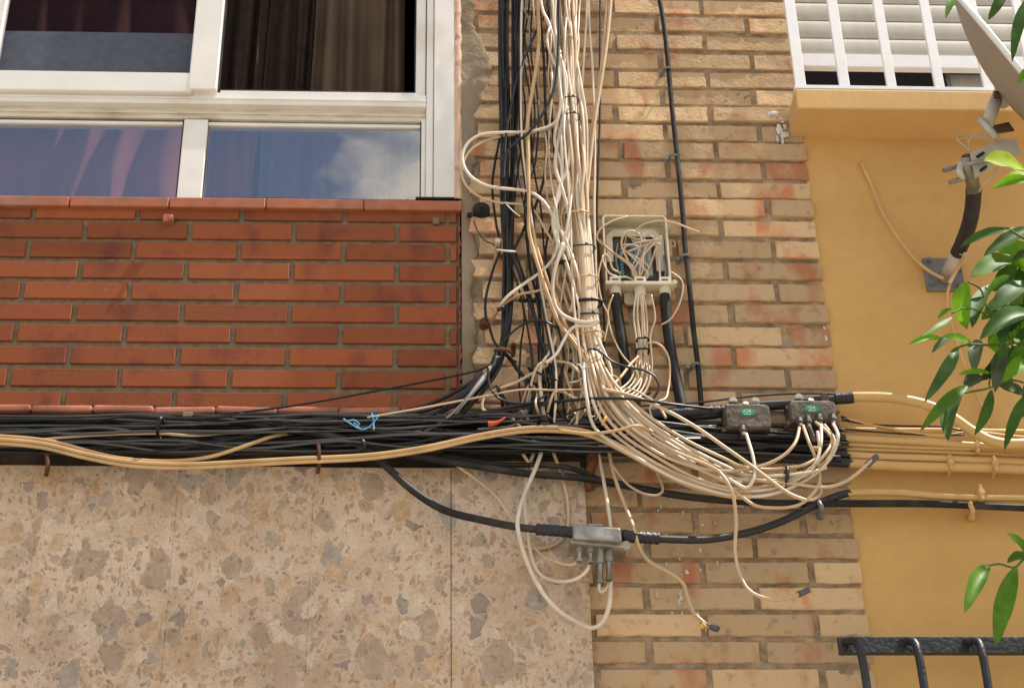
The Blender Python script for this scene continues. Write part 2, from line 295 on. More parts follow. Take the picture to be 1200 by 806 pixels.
def cyl(bm, a, b, r0, r1=None, seg=16, bev=0):
    r1 = r0 if r1 is None else r1; d = b-a; t = bmesh.new()
    bmesh.ops.create_cone(t, cap_ends=True, segments=seg, radius1=r0, radius2=r1, depth=d.length)
    if bev:
        es = [e for e in t.edges if abs(e.verts[0].co.z-e.verts[1].co.z) < 1e-6]
        bmesh.ops.bevel(t, geom=es, offset=bev, segments=2, affect='EDGES')
    merge(bm, t, Matrix.Translation((a+b)/2) @ d.to_track_quat('Z', 'Y').to_matrix().to_4x4())
def spline(pts, n=7):
    o = []; p = [pts[0]]+list(pts)+[pts[-1]]
    for i in range(1, len(p)-2):
        a, b, c, d = p[i-1], p[i], p[i+1], p[i+2]
        # centripetal-ish: uniform catmull-rom with softened tangents
        for k in range(n):
            t = k/n; t2 = t*t; t3 = t2*t
            o.append(((2*b)+(c-a)*t+(2*a-5*b+4*c-d)*t2+(3*b-3*c+d-a)*t3)*.5)
    o.append(pts[-1]); return o
def tube(bm, pts, r, seg=8, cap=True, rib=0):
    ps = pts; n = len(ps); prev = None; rings = []
    up = Vector((0, -1, 0))
    for i, q in enumerate(ps):
        d = (ps[min(i+1, n-1)]-ps[max(i-1, 0)])
        if d.length < 1e-9: d = Vector((0, 0, 1))
        d.normalize()
        s = (prev if prev is not None else up)
        s = s-d*s.dot(d)
        if s.length < 1e-4: s = Vector((1, 0, 0))-d*d.x
        s.normalize(); prev = s; t = d.cross(s)
        rr = (r[i] if isinstance(r, list) else r)*(1+(rib if (i//2) % 2 else 0))
        rings.append([bm.verts.new(q+(s*math.cos(2*math.pi*k/seg)+t*math.sin(2*math.pi*k/seg))*rr) for k in range(seg)])
    for a, b in zip(rings, rings[1:]):
        for k in range(seg): bm.faces.new((a[k], a[(k+1) % seg], b[(k+1) % seg], b[k]))
    if cap: bm.faces.new(rings[0][::-1]); bm.faces.new(rings[-1])
def path(pts, d=.08, n=7, wob=0, seed=None):
    """photo points (x, y[, metres in front of the facade]) -> smooth world polyline"""
    q = []
    for k, a in enumerate(pts):
        q.append(P(a[0], a[1], a[2] if len(a) > 2 else d))
    s = spline(q, n)
    if wob:
        sd = seed if seed is not None else rnd()*100
        s = [v+Vector((noise.noise(v*5+Vector((sd, 0, 0))), 0, noise.noise(v*5+Vector((0, sd, 3)))))*wob for v in s]
    return s
NCAB = 0
def cable(label, pts, w, m='white_cable', d=.08, name='cable', cat='cable', group=None, n=7, wob=.0015, seg=8, twin=None, rib=0):
    global NCAB; NCAB += 1
    bm = bmesh.new(); s = path(pts, d, n, wob, NCAB*1.7); r = SZ(w)/2
    if twin:      # two cores side by side
        for k in (-1, 1):
            tube(bm, [v+Vector((0, 0, k*r*.95)) + Vector((k*r*.3, -k*r*.3, 0)) for v in s], r, seg)
    else: tube(bm, s, r, seg, rib=rib)
    o = obj(name, bm, m, None, True)
    tag(o, label, cat, group); return o
def band(px, py, ang, wpx, d, t=2.2, m='black_tape', dd=.02, parent=None, label=None, group=None, name='cable_tie'):
    """a tie looped round a bundle: closed oval lying across the bundle's direction"""
    c = P(px, py, d); a = math.radians(ang); ax = Vector((math.cos(a), 0, math.sin(a)))
    if wpx < 12: dd = min(dd, .006)
    hw = SZ(wpx)/2; pts = [c+ax*hw*math.cos(q)+Vector((0, -1, 0))*dd*math.sin(q)+Vector((0, 0, .0015))*math.sin(3*q) for q in [2*math.pi*i/24 for i in range(25)]]
    bm = bmesh.new(); tube(bm, pts, SZ(t)/2, 6, cap=False)
    tail = c+ax*hw*.3+Vector((0, -dd, 0)); box(bm, tail.x-.003, tail.x+.003, tail.y-.004, tail.y+.002, tail.z-.003, tail.z+.003, .001)
    o = obj(name, bm, m, None, True); tag(o, label or 'cable tie', 'cable tie', group); return o

# ------------------------------------------------------------------ ground (out of view, lights the wall from below)
bm = bmesh.new(); box(bm, -300, 300, -300, .3, -.1, 0); struct('pavement', bm, 'pavement')

# ================================================================== LEFT BUILDING
fac = thing('apartment_facade', (0, 0, 0), 'left building front with red and pale brick, white window and stone slabs', 'building')
def brick(bm, lay, x0, x1, z0, z1, y, th, amp, tone, nx=12, nz=4, tilt=.003, chip=.0, e=.0035):
    sd = Vector((rnd()*100, rnd()*100, rnd()*100))
    ta, tb = U_(-tilt, tilt), U_(-tilt*.6, tilt*.8)
    off = U_(-tilt, tilt*.4)
    g = []
    xs = [0, e/(x1-x0)]+[k/(nx-1) for k in range(1, nx-1)]+[1-e/(x1-x0), 1]
    zs = [0, e/(z1-z0)]+[k/(nz-1) for k in range(1, nz-1)]+[1-e/(z1-z0), 1]
    for jz, v in enumerate(zs):
        row = []
        for ix, u in enumerate(xs):
            x = x0+u*(x1-x0); z = z0+v*(z1-z0)
            nn = noise.noise(Vector((x*14, z*22, 0))+sd); n2 = noise.noise(Vector((x*45, z*60, 5))+sd)
            yy = y+off+ta*(u-.5)+tb*(v-.5)+nn*amp+n2*amp*.5
            edge = ix in (0, len(xs)-1) or jz in (0, len(zs)-1)
            dx = dz = 0
            if edge:
                yy += e*.9+max(0, n2)*chip
                k = noise.noise(Vector((x*30, z*30, 9))+sd)*amp*1.6
                if ix == 0: dx = abs(k)
                elif ix == len(xs)-1: dx = -abs(k)
                if jz == 0: dz = k*.7
                elif jz == len(zs)-1: dz = -abs(k)*.9
            row.append(bm.verts.new((x+dx, yy, z+dz)))
        g.append(row)
    fs = []; inner = []
    for j in range(len(zs)-1):
        for i in range(len(xs)-1):
            f = bm.faces.new((g[j][i], g[j][i+1], g[j+1][i+1], g[j+1][i])); fs.append(f); inner.append(f)
            if 0 < j < len(zs)-2 and 0 < i < len(xs)-2: f.smooth = True
    for f in inner:
        if not f.smooth:
            for e_ in f.edges: e_.smooth = False
    # sides
    per = g[0][:] + [r[-1] for r in g[1:]] + g[-1][-2::-1] + [r[0] for r in g[-2:0:-1]]
    back = [bm.verts.new((q.co.x, y+th, q.co.z)) for q in per]
    for i in range(len(per)):
        j = (i+1) % len(per); fs.append(bm.faces.new((per[j], per[i], back[i], back[j])))
    for f in fs:
        for lp in f.loops: lp[lay] = tone
# --- pale brick pillar (its own course heights, read off the photo)
rows = [10, 31, 52, 74, 95, 115, 135.5, 157, 179, 201, 223, 245, 268, 293, 318, 343, 368, 393.5, 418.5, 444, 471, 498, 526, 554, 583, 612.5, 642, 671, 701, 732, 763.5, 796, 829, 862, 895]
XR = (P(931, 100).x+P(1009, 640).x)/2
XL = P(541, 300).x
zc = [P(900, y).z for y in rows]
zt = [zc[0]+.0625*k for k in range(8, 0, -1)]; zc = zt+zc; par0 = 8
print('pitch', [round(a-b, 4) for a, b in zip(zc, zc[1:])], 'edge', P(931, 100).x, P(1009, 640).x)
bm = bmesh.new(); lay = bm.loops.layers.color.new('tone')
for i, z in enumerate(zc):
    full = (i-par0) % 2 == 0
    h = .0525*U_(.96, 1.04); x1 = XR+U_(-.004, .004); ln = .2385 if full else .112
    while x1 > XL+.03:
        x0 = max(x1-ln*U_(.985, 1.012), XL+U_(.0, .02))
        py_ = z
        sal = random.choice((-.1, -.06, -.06, -.06, -.02, .02, .08, .14, .22))
        if x1 > XR-.3 and z < P(900, 190).z and z > P(900, 480).z: sal += .17
        if x1-x0 < .06: break
        brick(bm, lay, x0, x1, z-h/2, z+h/2, U_(-.004, .002), .03, .0016, (rnd(), .5*0+max(0, sal+.06), rnd(), 1), nx=26, nz=6, tilt=.0035, chip=.014, e=.0022)
        x1 = x0-U_(.009, .016); ln = .2385
pil = obj('brick_pillar', bm, 'pale_brick', fac, smooth='keep')
# mortar bed: displaced sheet
def sheet(x0, x1, z0, z1, y, step, amp, seed=0, freq=20):
    bm = bmesh.new(); nx = int((x1-x0)/step)+1; nzz = int((z1-z0)/step)+1; g = []
    for j in range(nzz+1):
        r = []
        for i in range(nx+1):
            x = x0+(x1-x0)*i/nx; z = z0+(z1-z0)*j/nzz
            k = noise.noise(Vector((x*freq, z*freq, seed)))*amp+noise.noise(Vector((x*freq*3.3, z*freq*3.3, seed)))*amp*.6
            r.append(bm.verts.new((x, y+k, z)))
        g.append(r)
    for j in range(nzz):
        for i in range(nx): bm.faces.new((g[j][i], g[j][i+1], g[j+1][i+1], g[j+1][i]))
    return bm
ZT, ZB = P(600, -220).z, P(600, 1020).z
bm = sheet(XL, XR-.006, ZB, ZT, .0045, .007, .0035)
box(bm, XL, XR-.004, .013, .25, ZB, ZT)
obj('mortar', bm, 'mortar', pil, smooth='keep')
# white plaster splashes on the pillar
def splat(bm, px, py, rx, ry, d=.006):
    bm = bmesh.new()
    c = P(px, py, d); n = 12; vs = []
    for k in range(n):
        a = 2*math.pi*k/n; q = U_(.55, 1.15)
        vs.append(bm.verts.new(c+Vector((math.cos(a)*SZ(rx)*q, 0, math.sin(a)*SZ(ry)*q))))
    t = bm.verts.new(c+Vector((0, -.003, 0)))
    for k in range(n): bm.faces.new((vs[k], vs[(k+1) % n], t))
    obj('plaster_splash', bm, 'plaster_white', pil)
for a in ((907, 133, 9, 5), (915, 140, 7, 7), (913, 152, 5, 9), (919, 158, 6, 6), (917, 165, 2, 9), (911, 163, 2, 7), (920, 148, 3, 5), (968, 396, 2.2, 5), (966, 384, 1.5, 3)): splat(None, *a)
for k in range(34):
    splat(None, U_(770, 850), U_(575, 745), U_(.5, 1.3), U_(1, 4))
for a in ((798, 698, 2.2, 7), (796, 705, 2, 5), (805, 670, 2.5, 3), (770, 695, 1, 8), (823, 615, 2, 2)): splat(None, *a)
# rough cement render on the pillar's left edge
bm = bmesh.new(); nzz = 260; nx = 9; g = []
z0, z1 = P(550, 475).z, ZT
for j in range(nzz+1):
    z = z0+(z1-z0)*j/nzz; py = 475-(475+220)*j/nzz
    wv = 19+8*noise.noise(Vector((z*9, 0, 1)))+6*noise.noise(Vector((z*31, 0, 2)))+3.5*noise.noise(Vector((z*110, 0, 2)))
    if 70 < py < 175: wv += 24*math.sin((py-70)/105*math.pi)
    if py > 230: wv -= 3
    r = []
    for i in range(nx+1):
        u = i/nx; x = XL+SZ(wv)*u
        r.append(bm.verts.new((x, -.0085*(1-u**4)+noise.noise(Vector((x*25, z*25, 0)))*.004+(.012 if i == nx else 0), z)))
    g.append(r)
for j in range(nzz):
    for i in range(nx): bm.faces.new((g[j][i], g[j][i+1], g[j+1][i+1], g[j+1][i]))
obj('cement_render', bm, 'cement', fac, smooth=True)

# --- red brick panel under the window
XRR = P(535, 340).x
bm = bmesh.new(); lay = bm.loops.layers.color.new('tone')
rr = [250, 272.3, 295, 318.7, 343, 367.6, 392.5, 418.3, 444.3, 471]
xa, xb = P(521.5, 343).x, P(462, 318).x
for i, y in enumerate(rr):
    z = P(300, y).z; h = .0480
    xs = xa if i % 2 == 0 else xb
    right = XRR
    tone0 = lambda: (rnd(), max(0, U_(-.05, .22)), rnd(), 1)
    brick(bm, lay, xs+.013 if i % 2 else xs+.013, right, z-h/2, z+h/2, -.004, .02, .0002, tone0(), nx=5, nz=3, tilt=.0003, e=.0014)
    x1 = xs
    while x1 > P(-230, 300).x:
        x0 = x1-.2485
        brick(bm, lay, x0, x1, z-h/2, z+h/2, -.004, .02, .0002, tone0(), nx=9, nz=3, tilt=.0003, e=.0014)
        x1 = x0-.0135
rp_ = obj('red_brick_panel', bm, 'red_brick', fac, smooth='keep')
bm = sheet(P(-260, 340).x, P(539.5, 340).x, P(300, 480).z, P(300, 238).z, .003, .012, .0008)
box(bm, P(-260, 340).x, P(539.5, 340).x, .006, .05, P(300, 480).z, P(300, 238).z)
obj('mortar', bm, 'grey_mortar', rp_, smooth='keep')
# red paint drips on the panel's edge
bm = bmesh.new(); g = []
for j in range(120):
    z = P(540, 236+j*2.02).z; wv = -.002+.008*max(0, noise.noise(Vector((0, 0, z*18)))*1.3+noise.noise(Vector((4, 0, z*70)))*.6+.15)
    g.append((bm.verts.new((XL-.0075, -.0095, z)), bm.verts.new((XL-.0045+wv, -.0105, z)), bm.verts.new((XL-.004+wv, .01, z))))
for a, b in zip(g, g[1:]):
    bm.faces.new((a[0], a[1], b[1], b[0])); bm.faces.new((a[1], a[2], b[2], b[1]))
obj('paint_edge', bm, 'red_paint', fac)
# window sill tiles
XE = P(541, 238, .03).x
bm = bmesh.new()
for a, b in ((-270, -154), (-153, -37), (-36, 79), (80, 196.5), (197.5, 310.5), (311.5, 425.5), (426.5, 541)):
    d = .016+U_(-.001, .001)
    box(bm, P(a, 238, .03).x, P(b, 238, .03).x, -d, .05, P(300, 232.2, .016).z+U_(-.0006, .0006), P(300, 243.5, .016).z, .003, 2)
obj('window_sill', bm, 'terracotta', fac)
for px in (197, 511):      # small hooks in the top course
    bm = bmesh.new(); c = P(px, 257, .012); box(bm, c.x-.013 if px < 300 else c.x-.009, c.x+.013 if px < 300 else c.x+.009, -.02 if px < 300 else -.008, 0, c.z-.011, c.z+.011, .003, 2)
    if px < 300: cyl(bm, Vector((c.x+.004, -.02, c.z-.004)), Vector((c.x+.014, -.02, c.z-.004)), .007, seg=10)
    obj('wall_hook', bm, 'terracotta' if px < 300 else 'grey_mortar', fac)
# projecting ledge of terracotta tiles over the cables
bm = bmesh.new(); x = -256; k = 0
while x < 540:
    x2 = min(x+72.5, 541); a, b = P(x+.4, 473, .045).x, P(x2-.4, 473, .045).x; dz = U_(-.0025, .0025); tz = U_(-.0022, .0022)
    t = bmesh.new(); box(t, a, b, -.024+U_(-.002, .002), .0, P(300, 469.5, .045).z+dz, P(300, 477.5, .045).z+dz, .007, 3)
    for v in t.verts: v.co.z += tz*((v.co.x-a)/(b-a)-.5)*2
    merge(bm, t); x = x2; k += 1
obj('ledge_tile', bm, 'ledge_tile', fac, smooth='keep')
# grimy band behind the cables
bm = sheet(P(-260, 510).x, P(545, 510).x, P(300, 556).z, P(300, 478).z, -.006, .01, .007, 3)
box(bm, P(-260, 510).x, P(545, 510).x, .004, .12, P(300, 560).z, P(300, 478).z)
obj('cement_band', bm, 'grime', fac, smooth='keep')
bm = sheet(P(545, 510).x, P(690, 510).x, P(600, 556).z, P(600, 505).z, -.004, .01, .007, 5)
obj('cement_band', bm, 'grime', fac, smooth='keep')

# --- window
win = bpy.data.objects.new('window', None); COL.objects.link(win); win.parent = fac
def wbox(name, rects, m='white_alu', d0=.0, d1=-.05, bev=.002):
    bm = bmesh.new()
    for r in rects: rbox(bm, *r[:4], r[4] if len(r) > 4 else d0, r[5] if len(r) > 5 else d1, bev)
    return obj(name, bm, m, win)
def vbar(bm, xa, ya, x1w, d0, d1, y0, y1, bev=.002):   # vertical member: photo x-range at height ya
    a, b = P(xa, ya, d0).x, P(x1w, ya, d0).x
    box(bm, a, b, -d0, -d1, P(xa, y0, d0).z, P(xa, y1, d0).z, bev)
bm = bmesh.new()
vbar(bm, 508.5, 120, 533, .012, -.06, -220, 232.6); vbar(bm, 499.5, 120, 508, .004, -.06, -220, 232.6)
vbar(bm, 487.5, 60, 499, -.006, -.06, -220, 116); vbar(bm, 493.5, 180, 499, -.006, -.06, 139, 232.6)
rbox(bm, -260, 106.5, 499.4, 120, .008, -.06); rbox(bm, -260, 112, 499.4, 114, .0115, .004, .0008)
rbox(bm, 448, 117, 461, 118.3, .0085, .0, 0)
vbar(bm, 211.5, 185, 240, -.002, -.05, 139.5, 232.6)
obj('frame', bm, 'white_alu', win)
bm = bmesh.new(); rbox(bm, -260, 122.5, 499.3, 137.5, -.012, -.06); rbox(bm, -260, 129, 499.3, 131.5, -.007, -.03, .001)
obj('transom_profile', bm, 'cream_alu', win)
bm = bmesh.new(); rbox(bm, -260, 141.5, 493, 145, -.016, -.04, .001); obj('glazing_bead', bm, 'white_alu', win)
bm = bmesh.new(); c = P(505, 232.6, .014); box(bm, P(487, 232, .014).x, P(533, 232, .014).x, -.016, -.004, P(505, 232.9, .014).z, P(505, 231.4, .014).z); obj('frame_gap', bm, 'black_matte', win)
bm = bmesh.new()
for a, b in ((-260, 211.6), (240, 493.6)):
    rbox(bm, a, 139.3, b, 141.2, -.0165, -.024, 0); vbar(bm, b-1.5, 185, b, -.016, -.024, 140, 232.6, 0)
    if a > 0: vbar(bm, a, 185, a+1.3, -.016, -.024, 140, 232.6, 0)
    o = obj('gasket', bm, 'black_matte', win); bm = bmesh.new()
bm.free()
# sliding sash (front, upper left)
sash = wbox('sash', [(-260, 81.5, 225.5, 104.5, .026, -.004)], bev=.003); 
bm = bmesh.new(); vbar(bm, 224.5, 60, 257.5, .0275, -.006, -220, 104.5, .003); vbar(bm, -30, 40, 1.2, .0275, -.006, -220, 104.5, .003)
bm2 = bm; o = obj('sash_stile', bm2, 'white_alu', sash)
bm = bmesh.new(); vbar(bm, 1, 40, 226, .012, .008, -220, 84, 0); obj('glass_pane', bm, 'glass_clear', sash)
bm = bmesh.new(); vbar(bm, 256.5, 60, 259, .01, -.03, -220, 107, .001); vbar(bm, 485.6, 60, 487.4, -.012, -.04, -220, 108, .0005); rbox(bm, 255, 106, 488, 108.8, -.01, -.03, .001); obj('seal', bm, 'black_matte', win)
bm = bmesh.new(); rbox(bm, 258, 107.6, 488, 110.0, .006, -.02, .0008); obj('track', bm, 'white_alu', win)
for a, b in ((-260, 211.6), (240, 493.6)):
    bm = bmesh.new(); rbox(bm, a, 139, b, 232.6, -.022, -.026, 0); obj('glass_pane', bm, 'glass_reflective', win)
# peach caulk beside the frame
bm = bmesh.new(); g = []
for j in range(240):
    y = 236-j*1.9; z = P(536, y).z; wob = noise.noise(Vector((0, 3, z*30)))*.0022
    g.append((bm.verts.new((P(532.6, 120).x, -.011+wob, z)), bm.verts.new((P(536, 120).x, -.0135+wob*.6, z)), bm.verts.new((XL+.0015+wob*1.5, -.0095, z)), bm.verts.new((XL+.002+wob*1.5, .012, z))))
for a, b in zip(g, g[1:]):
    for k in range(3): bm.faces.new((a[k], a[k+1], b[k+1], b[k]))
obj('caulk_strip', bm, 'caulk', fac, smooth=True)
# dark room behind
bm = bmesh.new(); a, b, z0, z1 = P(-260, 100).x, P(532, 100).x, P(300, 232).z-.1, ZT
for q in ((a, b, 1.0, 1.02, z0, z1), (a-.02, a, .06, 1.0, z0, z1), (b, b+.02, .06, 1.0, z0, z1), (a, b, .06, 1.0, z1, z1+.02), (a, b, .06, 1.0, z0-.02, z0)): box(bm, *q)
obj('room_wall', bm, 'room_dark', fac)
def curtain(label, xa, xb, ya, yb, y, m, folds, amp, group=None):
    bm = bmesh.new(); x0, x1 = P(xa, (ya+yb)/2, -y).x, P(xb, (ya+yb)/2, -y).x; za, zb = P(300, ya, -y).z, P(300, yb, -y).z
    nx = folds*10; g = []
    for j in range(14):
        v = j/13; r = []
        for i in range(nx+1):
            u = i/nx; ph = u*folds*2*math.pi+1.3*noise.noise(Vector((u*4, v*.4, xa)))*3
            r.append(bm.verts.new((x0+(x1-x0)*u+.006*math.sin(v*3+u*9), y+amp*math.sin(ph)*(.7+.3*v)+amp*.5*noise.noise(Vector((u*9, v, 2))), za+(zb-za)*v)))
        g.append(r)
    for j in range(13):
        for i in range(nx): bm.faces.new((g[j][i], g[j][i+1], g[j+1][i+1], g[j+1][i]))
    o = obj('curtain', bm, m, None, True); tag(o, label, 'curtain', group); return o
curtain('dark red curtain behind the upper left sliding pane', -260, 236, -220, 130, .13, 'curtain_red', 9, .018)
curtain('dark red curtain edge at the left of the open window', 258, 322, -220, 118, .15, 'curtain_dim', 3, .02)
curtain('brown beige curtain hanging in the open upper right window', 372, 478, -220, 118, .12, 'curtain_brown', 4, .022)
curtain('dim brown curtain in the middle of the open window', 312, 380, -220, 118, .16, 'curtain_dim', 4, .015)
curtain('rose red curtain behind the lower left pane', -260, 211, 139, 262, .10, 'curtain_rose', 9, .02)
curtain('reddish curtain strip at left behind the lower right pane', 241, 300, 139, 262, .10, 'curtain_rose', 2, .02)
curtain('pale curtain at right behind the lower right pane', 302, 480, 139, 262, .12, 'curtain_pale', 7, .016)
bm = bmesh.new(); rbox(bm, -260, 36, 226, 100, -.04, -.045, 0); tag(obj('reflection_panel', bm, 'blue_reflection'), 'added blue grey panel coloured as sky reflected in the foot of the upper left pane', 'reflection')  # added panel, its blue grey stands for sky reflected in the glass

# --- stone slabs
sl = [-254, -106, 50.5, 209.5, 368, 528.5, 691.5]
for k, (a, b) in enumerate(zip(sl, sl[1:])):
    bm = bmesh.new(); dd = .03+U_(-.0015, .0015)
    yy = 545 if k < 5 else 546
    rr_ = 560 if k < 5 else 700
    # panel edges follow the verticals of the building
    def bx_(px): return P(px, 560 if px < 600 else 700, .03).x
    box(bm, bx_(a)+(.0008 if k == 5 else .0001), bx_(b)-(.0008 if k == 4 else .0001), -dd, -.002, ZB, P(300, 547, .03).z+(.001 if k % 2 else 0), .0002)
    obj('stone_slab', bm, 'breccia', fac)
bm = bmesh.new(); box(bm, P(-260, 600).x, P(690, 600).x-.01, -.001, .12, ZB, P(300, 552).z); obj('slab_backing', bm, 'grime', fac)
# ================================================================== RIGHT BUILDING
ob = thing('orange_house', (1.4, 0, 0), 'orange rendered house front with shuttered window on the right', 'building')
OX0 = XR-.008; OXE = P(2000, 400).x
ZS = P(1000, 160).z                      # underside of sill
# depth of sill from the photo: its lower front edge is seen at y 127.5
SD = .02
while P(1000, 128, SD).z > ZS and SD < .4: SD += .002
print('sill depth', SD)
ZST = P(1000, 105, SD).z
XW1 = P(1850, 100).x  # window and sill lengthened out of view so the sill shades the wall
def wall_sheet(x0, x1, z0, z1, y):
    b = sheet(x0, x1, z0, z1, y, .02, .0012, 8, 6); return b
bm = wall_sheet(OX0, OXE, ZB, ZST-.002, .006)
merge(bm, wall_sheet(XW1, OXE, ZST-.002, ZT, .006))
box(bm, OX0, OXE, .012, .3, ZB, ZST-.004); box(bm, XW1, OXE, .012, .3, ZST-.004, ZT)
obj('wall', bm, 'orange_wall', ob, smooth=True)
bm = bmesh.new(); xs0 = P(926, 158).x
t = bmesh.new(); box(t, xs0, XW1-.05, -SD, .02, ZS, ZST, .004, 2)
for v in t.verts:
    if v.co.y < -.05: v.co.x += 0
merge(bm, t); obj('window_sill', bm, 'orange_stain', ob)
bm = bmesh.new(); box(bm, P(937, 100, SD).x, XW1-.06, -SD+.004, .05, ZST, ZST+.004, .001); obj('sill_edge', bm, 'plaster_white', ob)
rw = bpy.data.objects.new('window', None); COL.objects.link(rw); rw.parent = ob; rw.matrix_parent_inverse = Matrix.Translation(-ob.location)
# roller shutter
bm = bmesh.new(); dS = -.05; ys = [66.5-20.6*k for k in range(0, 14)]
xa, xb = P(925, 60, dS).x-.05, XW1
zz = [P(1040, y, dS).z for y in ys]
for a, b in zip(zz, zz[1:]):
    t = bmesh.new(); n = 8; r = []
    for k in range(n+1):
        u = k/n; r.append((-dS-.0035*math.sin(u*math.pi)**.5, a+(b-a)*(u*.97)))
    vs = [[t.verts.new((xx, yy, z)) for (yy, z) in r] for xx in (xa, xb)]
    for k in range(n): t.faces.new((vs[0][k], vs[1][k], vs[1][k+1], vs[0][k+1]))
    merge(bm, t)
sh = obj('roller_shutter', bm, 'shutter', rw, smooth=True)
bm = bmesh.new(); box(bm, xa, xb, -dS-.012, -dS+.012, P(1040, 82, dS).z, P(1040, 67.3, dS).z, .002); obj('bottom_rail', bm, 'white_bars', sh)
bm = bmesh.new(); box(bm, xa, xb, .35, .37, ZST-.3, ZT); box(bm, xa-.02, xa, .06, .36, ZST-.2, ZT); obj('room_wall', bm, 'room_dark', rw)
bm = bmesh.new(); box(bm, xa, xb, .02, .2, ZST-.03, ZST-.002); obj('frame_bottom', bm, 'orange_stain', rw)
bm = bmesh.new()
cx0, cx1 = P(1112, 95, -.1).x, P(1178, 95, -.1).x; z0, z1 = P(1130, 125, -.1).z, P(1130, 88, -.1).z
box(bm, cx0, cx1, .1, .11, z0, z1); obj('glass_pane', bm, 'shutter', rw)
bm = bmesh.new(); box(bm, cx0-.012, cx0, .085, .11, z0, z1, .001); box(bm, cx0-.03, cx0-.018, .09, .11, z0, z1); obj('frame', bm, 'zinc_grey', rw)
# white bars in front
gr = thing('window_grille', P(1040, 104, SD), 'white painted bars over the shuttered window on the orange house', 'window grille')
dG = SD-.005
def gbar(x0, x1, y, yb=104, y0=-220, th=.012):
    bm = bmesh.new(); box(bm, P(x0, y, dG).x, P(x1, y, dG).x, -dG, -dG+th, P(1040, y0, dG).z, P(1040, yb, dG).z, .001); return bm
obj('frame_bar', gbar(931, 943.5, 90), 'white_bars', gr)
for a, b in ((983.5, 995.5), (1039, 1050), (1095, 1106), (1152, 1163), (1207, 1218), (1262, 1273), (1318, 1329), (1374, 1385), (1430, 1441)):
    obj('bar', gbar(a, b, 95, yb=103), 'white_bars', gr)
bm = bmesh.new(); box(bm, P(931, 100, dG).x, P(1441, 100, dG).x, -dG-.002, -dG+.016, P(1040, 105.3, dG).z, P(1040, 101.3, dG).z, .001); obj('frame_bar', bm, 'white_bars', gr)

# black iron grille, bottom right
ir = thing('iron_grille', P(1100, 755, .08), 'black painted iron railing at the foot of the orange wall', 'railing')
bm = bmesh.new(); a = P(983, 754, .09); b = P(1320, 754, .09)
box(bm, a.x, b.x, -.09, -.075, P(1090, 764.5, .09).z, P(1090, 745.5, .09).z, .001); obj('rail', bm, 'iron', ir)
for px in (1001, 1068, 1143, 1218, 1292):
    q = [(px-12, 752, .088), (px-4, 750.5, .105), (px+4, 753, .125), (px+8, 765, .135), (px+12, 785, .135), (px+19, 830, .135), (px+30, 900, .135), (px+44, 990, .135)]
    bm = bmesh.new(); s = path(q, n=6); tube(bm, s, SZ(9)/2, 8); obj('bar', bm, 'iron', ir, True)
# ================================================================== CONDUITS (black at left, overpainted at right)
def cond(lab, ys, w, d=.05, m='painted_conduit', xs=(-250, 0, 300, 600, 850, 1000, 1100, 1200, 1500), wob=.003, **k):
    return cable(lab, [(x, y) for x, y in zip(xs, ys)], w, m, d, 'conduit', 'conduit', 'black and painted conduits along the wall', n=12, wob=wob, seg=10, **k)
cond('long conduit, lowest and thickest of the painted row on orange wall', (528, 527, 526, 528, 533, 543, 547, 550.5, 561), 11.5, .035)
cond('conduit just above the lowest thick one, painted orange at right', (519, 518, 515, 517, 523, 533, 537, 541.5, 553), 8.5, .04)
cond('thin painted conduit in the middle of the row on orange wall', (512, 511, 508, 511, 516, 526.5, 530, 534, 545), 4.5, .035)
cond('slim painted conduit above the thin one on orange wall', (507, 506, 503, 506, 512, 521, 525, 528.5, 540), 4.2, .04)
cond('medium conduit, third thick one from the bottom, orange at right', (501, 500, 498, 499, 505, 513.5, 519, 524.5, 536), 8.5, .045)
cond('topmost straight conduit of the row, painted orange at right', (491, 490, 489, 492, 497, 503, 504, 505.5, 512), 6, .04)
cable('thin painted wire sagging over the top of the conduit row', [(985, 488, .05), (1010, 495, .05), (1040, 501, .05), (1080, 508, .055), (1110, 509, .055), (1142, 506, .05), (1200, 512, .05), (1300, 516, .05)], 3.2, 'painted_conduit', group=None)
cable('thin black wire running on orange wall above painted conduits', [(986, 492, .05), (1020, 497, .05), (1060, 499, .055), (1100, 499.5, .06), (1122, 503, .06), (1160, 511, .06), (1200, 521, .06), (1300, 530, .05)], 2.3, 'black_cable')
cable('thin black wire below the top painted conduit', [(990, 503, .055), (1040, 507, .055), (1090, 509.5, .055), (1130, 509.5, .055)], 2, 'black_cable')
cable('thick cable with black sleeve, arching and painted orange at right', [(690, 486, .05), (760, 488, .05), (830, 486, .05), (870, 478, .045), (930, 473, .045), (985, 467, .05), (1005, 465, .06), (1045, 466, .07), (1085, 474, .075), (1115, 488, .08), (1140, 505, .08), (1165, 517, .08), (1200, 519, .08), (1300, 510, .06)], 12, 'painted_conduit', name='conduit', cat='conduit', seg=10, n=9)
cable('black sleeve bulging at the end beside the second tap box', [(978, 467, .05), (990, 466.5, .053), (1000, 465.5, .057)], 14, 'black_tape', name='tape_sleeve', cat='tape')
cable('separate painted conduit below the row, black at its left end', [(735, 629, .07), (770, 631, .07), (830, 632, .06), (880, 623, .05), (920, 609, .045), (955, 592, .045), (985, 580, .045), (1005, 577, .045), (1050, 577, .04), (1100, 581, .035), (1150, 583, .035), (1200, 583.5, .035), (1400, 590, .035)], 8.5, 'painted_conduit', name='conduit', cat='conduit', seg=10, n=9)
